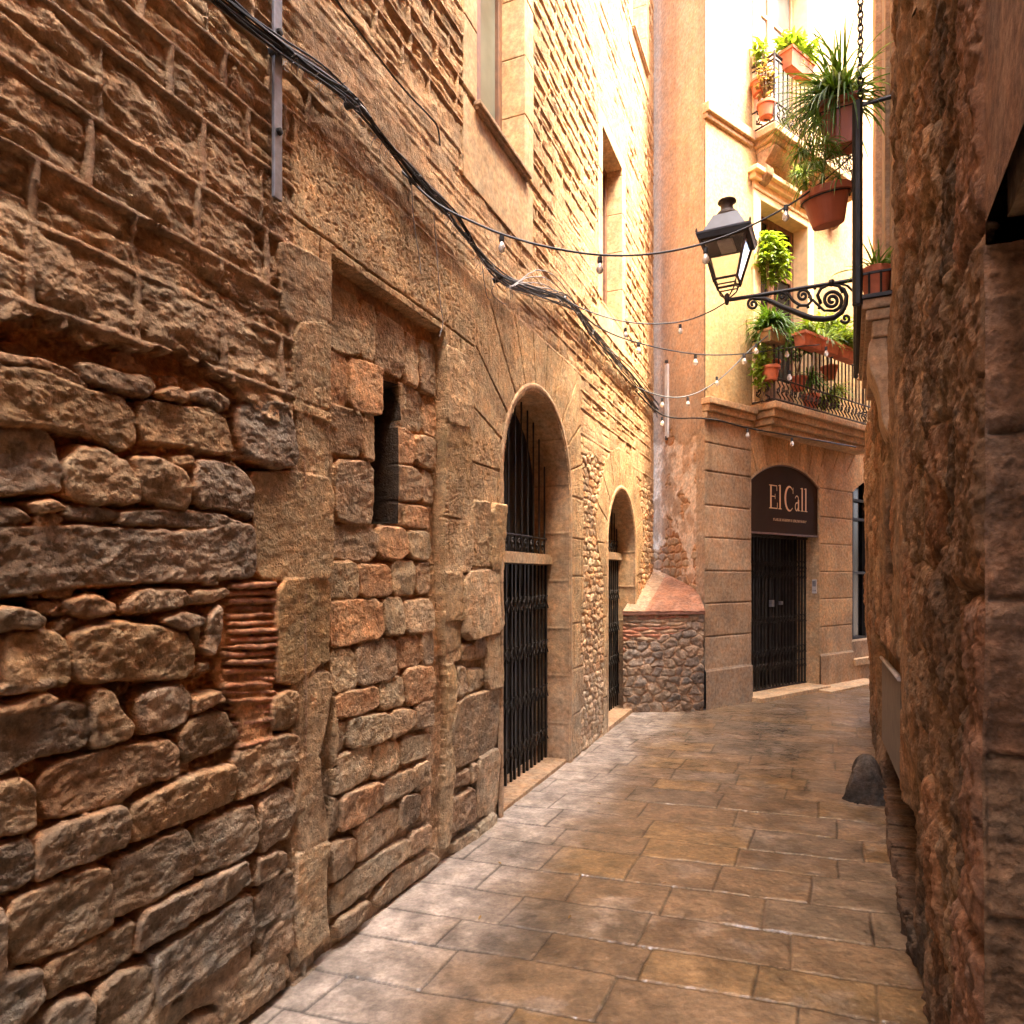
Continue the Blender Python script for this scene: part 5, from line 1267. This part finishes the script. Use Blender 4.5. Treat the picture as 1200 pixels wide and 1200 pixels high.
# hanging spider plant in a square pot
c = W(983, 150, 3.86); e = empty("spider_plant", "large arching spider plant in a square terracotta pot hung outside the right balcony", "potted plant", c)
mb = MB(); mb.frustum(c.x, c.y, c.z-.13, c.z+.085, .070, .070, .088, .088, 1.1); mb.frustum(c.x, c.y, c.z+.0852, c.z+.125, .097, .097, .099, .099, 1.1); mb.build("pot", M_TERRA2, e, bevel=.006)
mb = MB()
for k in range(4):
    a = 1.1+k*math.pi/2+.785; mb.tube([c+Vector((.128*math.cos(a), .128*math.sin(a), .06)), c+Vector((.128*math.cos(a+math.pi/2), .128*math.sin(a+math.pi/2), .06))], .004, 4); mb.tube([c+Vector((.128*math.cos(a), .128*math.sin(a), .06)), c+Vector((.105*math.cos(a), .105*math.sin(a), -.14)), c+Vector((0, 0, -.145))], .004, 4)
mb.tube([c+Vector((.12, 0, .06)), rp(B0, 4.12, BP)], .005, 5); mb.build("hanger", M_IRON, e)
g1, g2 = MB(), MB(); ct = c+Vector((0, 0, .12))
for i in range(300):
    az = rp_.uniform(0, 6.28); az = az if rp_.random() < .72 else rp_.uniform(2.6, 4.4); el = rp_.choice((rp_.uniform(.7, 1.45), rp_.uniform(.1, .9))); b = ct+Vector((rp_.uniform(-.05,.05), rp_.uniform(-.05,.05), 0))
    m = g1 if rp_.random() < .7 else g2; blade(m, b, az, el, rp_.uniform(.26, .50), rp_.uniform(.005, .009), rp_.uniform(1.2, 3.8), 11)
for k in range(14):       # runners with plantlets hanging down on the left
    az = rp_.uniform(2.4, 4.4); d = Vector((math.cos(az), math.sin(az), 0)); L = rp_.uniform(.10, .24); dn = rp_.uniform(.15, .48)
    end = ct+d*L+Vector((0, 0, -dn)); MB_ = g2; MB_.tube(smooth_path([ct, ct+d*L*.7+Vector((0, 0, .08)), ct+d*L+Vector((0, 0, -.05)), end], 2), .002, 4)
    for q in range(24): blade(g1 if q % 2 else g2, end, rp_.uniform(0, 6.28), rp_.uniform(-.6, 1.0), rp_.uniform(.06, .16), .0038, rp_.uniform(1, 3), 6)
g1.build("leaves", M_LEAF, e, smooth=True); g2.build("pale_leaves", M_LEAFP, e, smooth=True)
# tilted round pot
c = W(971, 252, 3.9); ax = Vector((-.18, -.16, 1)).normalized(); e = empty("flower_pot", "empty round brown plastic pot tilted outwards, hanging below the spider plant", "flower pot", c-Vector((0, 0, .08)))
pot_round("pot", M_TERRA2, e, c-Vector((0, 0, .06)), .085, .128, .195, ax)
mb = MB(); mb.tube([c+Vector((.12, 0, .11)), rp(B0+.05, 3.95, BP)], .005, 5); q = Vector((0, 0, 1)).rotation_difference(ax); cc = c-Vector((0, 0, .06))
mb.tube([cc+q @ Vector((.132*math.cos(a*.3), .132*math.sin(a*.3), .145)) for a in range(22)], .004, 4); mb.build("hanger", M_IRON, e)
mb = MB(); cc2 = cc+ax*.167
for i in range(10): blade(mb, cc2, rp_.uniform(0, 6.28), rp_.uniform(.2, 1.2), .10, .003, 1.5, 5)
mb.build("dry_stems", M_DRY, e)
# clay pot on slab
c = rp(B0+.10, 3.107, .078); e = empty("potted_plant", "small terracotta pot with a young green plant standing on the right balcony slab", "potted plant", c)
pot_round("pot", M_TERRA, e, c, .055, .077, .165); mb = MB()
for i in range(46): blade(mb, c+Vector((rp_.uniform(-.03,.03), rp_.uniform(-.03,.03), .14)), rp_.uniform(0, 6.28), rp_.uniform(.4, 1.4), rp_.uniform(.12, .24), .007, rp_.uniform(.6, 2.2), 7)
mb.build("leaves", M_LEAF, e, smooth=True)
# planters on the far balconies
def planter(label, u0, u1, v, h, leaf, n, size, rad, mat=M_TERRA, hgt=.17, mode="clump", dz=0, sag=0, group=None, depth=.17):
    t0, z = fpx(u0, v, h); t1, _ = fpx(u1, v, h); e = empty("planter", label, "planter", fp((t0+t1)/2, z-hgt, h+.07), group)
    trough(mat, e, lambda t, z_, hh: fp(t, z_, hh), t0, t1, h, h+depth, z-hgt, z); mb = MB()
    for k in range(max(1, int((t1-t0)/.22))):
        tt = t0+(t1-t0)*(k+.5)/max(1, int((t1-t0)/.22)); cc = fp(tt, z+rad*.5+dz, h+.08)
        if mode == "clump": clump(mb, cc, (rad, rad*.8, rad*.8), n, size, rp_)
        else:
            for i in range(n): blade(mb, fp(tt+rp_.uniform(-.06,.06), z, h+.08), rp_.uniform(0, 6.28), rp_.uniform(.3, 1.4), rp_.uniform(.6, 1.3)*size, size*.035, rp_.uniform(.8, 3), 7)
    mb.build("foliage", leaf, e, smooth=True)
G1 = "planters on the balconies of the corner building"
planter("orange terracotta planter with bushy yellow green plant on the highest balcony rail", 914, 940, 62, .30, M_LEAFY, 260, .10, .20, hgt=.22, group=G1)
planter("orange planter with pale leaves left of the dark gap on the lower balcony rail", 929, 950, 391, .32, M_LEAFY, 150, .10, .15, hgt=.17, group=G1)
planter("middle small terracotta planter on the lower balcony rail", 953, 970, 400, .32, M_LEAFP, 60, .28, .14, hgt=.15, mode="blade", group=G1)
planter("rightmost terracotta planter with bright yellow green bush on the lower balcony rail", 974, 994, 408, .32, M_LEAFY, 330, .10, .22, hgt=.15, group=G1)
planter("grey weathered planter on the lower balcony corner with trailing green leaves", 889, 908, 388, .24, M_LEAF, 170, .12, .20, mat=M_TRIMD, hgt=.14, group=G1)
def bush(label, px, rad, n, size, leaf, stems=6, drop=.4, pot=None, cat="plant", mode="clump", name="balcony_plant"):
    t, z = fpx(px[0], px[1], px[2]); c = fp(t, z, px[2]); e = empty(name, label, cat, c-Vector((0, 0, drop))); mb = MB()
    if mode == "clump": clump(mb, c, rad, n, size, rp_, .8)
    else:
        for i in range(n): blade(mb, c+Vector((rp_.uniform(-.04,.04), rp_.uniform(-.04,.04), 0)), rp_.uniform(0, 6.28), rp_.uniform(-.2, 1.3), size*rp_.uniform(.6, 1.3), size*.035, rp_.uniform(.8, 3), 7)
    mb.build("foliage", leaf, e, smooth=True); mb = MB()
    for i in range(stems): mb.tube([c+Vector((rp_.uniform(-.03,.03), rp_.uniform(-.03,.03), -drop)), c+Vector((rp_.uniform(-.1,.1), rp_.uniform(-.1,.1), -.1)), c+Vector((rp_.uniform(-1,1)*rad[0]*.7, rp_.uniform(-1,1)*rad[1]*.7, rp_.uniform(-.3,.8)*rad[2]))], .005, 4)
    mb.build("stems", M_DRY, e)
    if pot: pot_round("pot", pot, e, c-Vector((0, 0, drop+.16)), .08, .11, .18)
bush("tall leafy yellow green plant in front of the dark balcony door above the lower balcony", (904,302,.12), (.24,.14,.34), 900, .10, M_LEAFY, 8, 1.35, M_TERRA)
bush("spiky dark green plant leaning over the left end of the lower balcony rail", (903,384,.30), (.2,.2,.15), 190, .40, M_LEAF, 5, .5, M_TERRA, mode="blade")
bush("trailing green plant inside the left bars of the lower balcony", (893,428,.22), (.12,.10,.34), 420, .08, M_LEAFY, 6, .45)
bush("spiky yellow green plant poking through the right bars of the lower balcony", (981,460,.30), (.2,.14,.10), 70, .26, M_LEAFY, 4, .15, mode="blade")
bush("bushy green plant behind the right end of the lower balcony rail", (972,385,.2), (.34,.16,.24), 620, .09, M_LEAFY, 6, .55, M_TERRA)
bush("grassy dark plant behind the middle bars of the lower balcony", (950,447,.22), (.2,.14,.10), 110, .30, M_LEAF, 4, .2, M_TERRA, mode="blade")
bush("dry brown trailing plant behind the left bars of the highest balcony", (898,95,.22), (.14,.10,.30), 150, .09, M_DRY, 12, .30, M_TERRA)
bush("small thin green plant at the left end of the highest balcony", (890,60,.12), (.10,.08,.15), 90, .10, M_LEAFY, 8, .40, M_TERRA)
bush("pale green plant hanging from under the highest balcony", (936,205,.30), (.22,.14,.16), 130, .16, M_LEAFP, 8, -.25, mode="blade")
# iron chain-like wrought tie hanging above the right balcony
ch = empty("hanging_chain", "twisted black iron chain hanging above the right balcony", "chain", rp(B0+.02, 5.0, BP)); mb = MB()
cz = 4.22; k = 0
while cz < 6.3:
    p = rp(B0+.05, cz, BP-.015); a = (k % 2)*1.57; pts = [p+Vector((.014*math.cos(t*.785)*math.cos(a), .014*math.cos(t*.785)*math.sin(a), .024*math.sin(t*.785))) for t in range(9)]
    mb.tube(pts, .0055, 4); cz += .036; k += 1
mb.build("links", M_IRON, ch)

bush("leafy mid green plant filling the middle of the lower balcony behind the railing", (935,400,.16), (.26,.13,.24), 420, .09, M_LEAF, 8, .5, M_TERRA)
bush("low yellow green plant on the slab near the right bars of the lower balcony", (968,470,.2), (.22,.12,.12), 220, .08, M_LEAFY, 5, .12)

lv = random.Random(31)
for i in range(16):
    px, py = lv.uniform(.3, 2.2), 0; Yl = lv.uniform(2.6, 8.0); xl = -1.987+.425*Yl+lv.uniform(.25, 1.9)
    mb = MB(); blade(mb, (xl, Yl, .006), lv.uniform(0, 6.28), lv.uniform(.05, .25), lv.uniform(.025, .045), .007, .4, 4)
    o = mb.build("fallen_leaf", M_DRY); tag(o, "small dry brown leaf lying on the wet paving", "leaf", "dry leaves scattered on the paving")
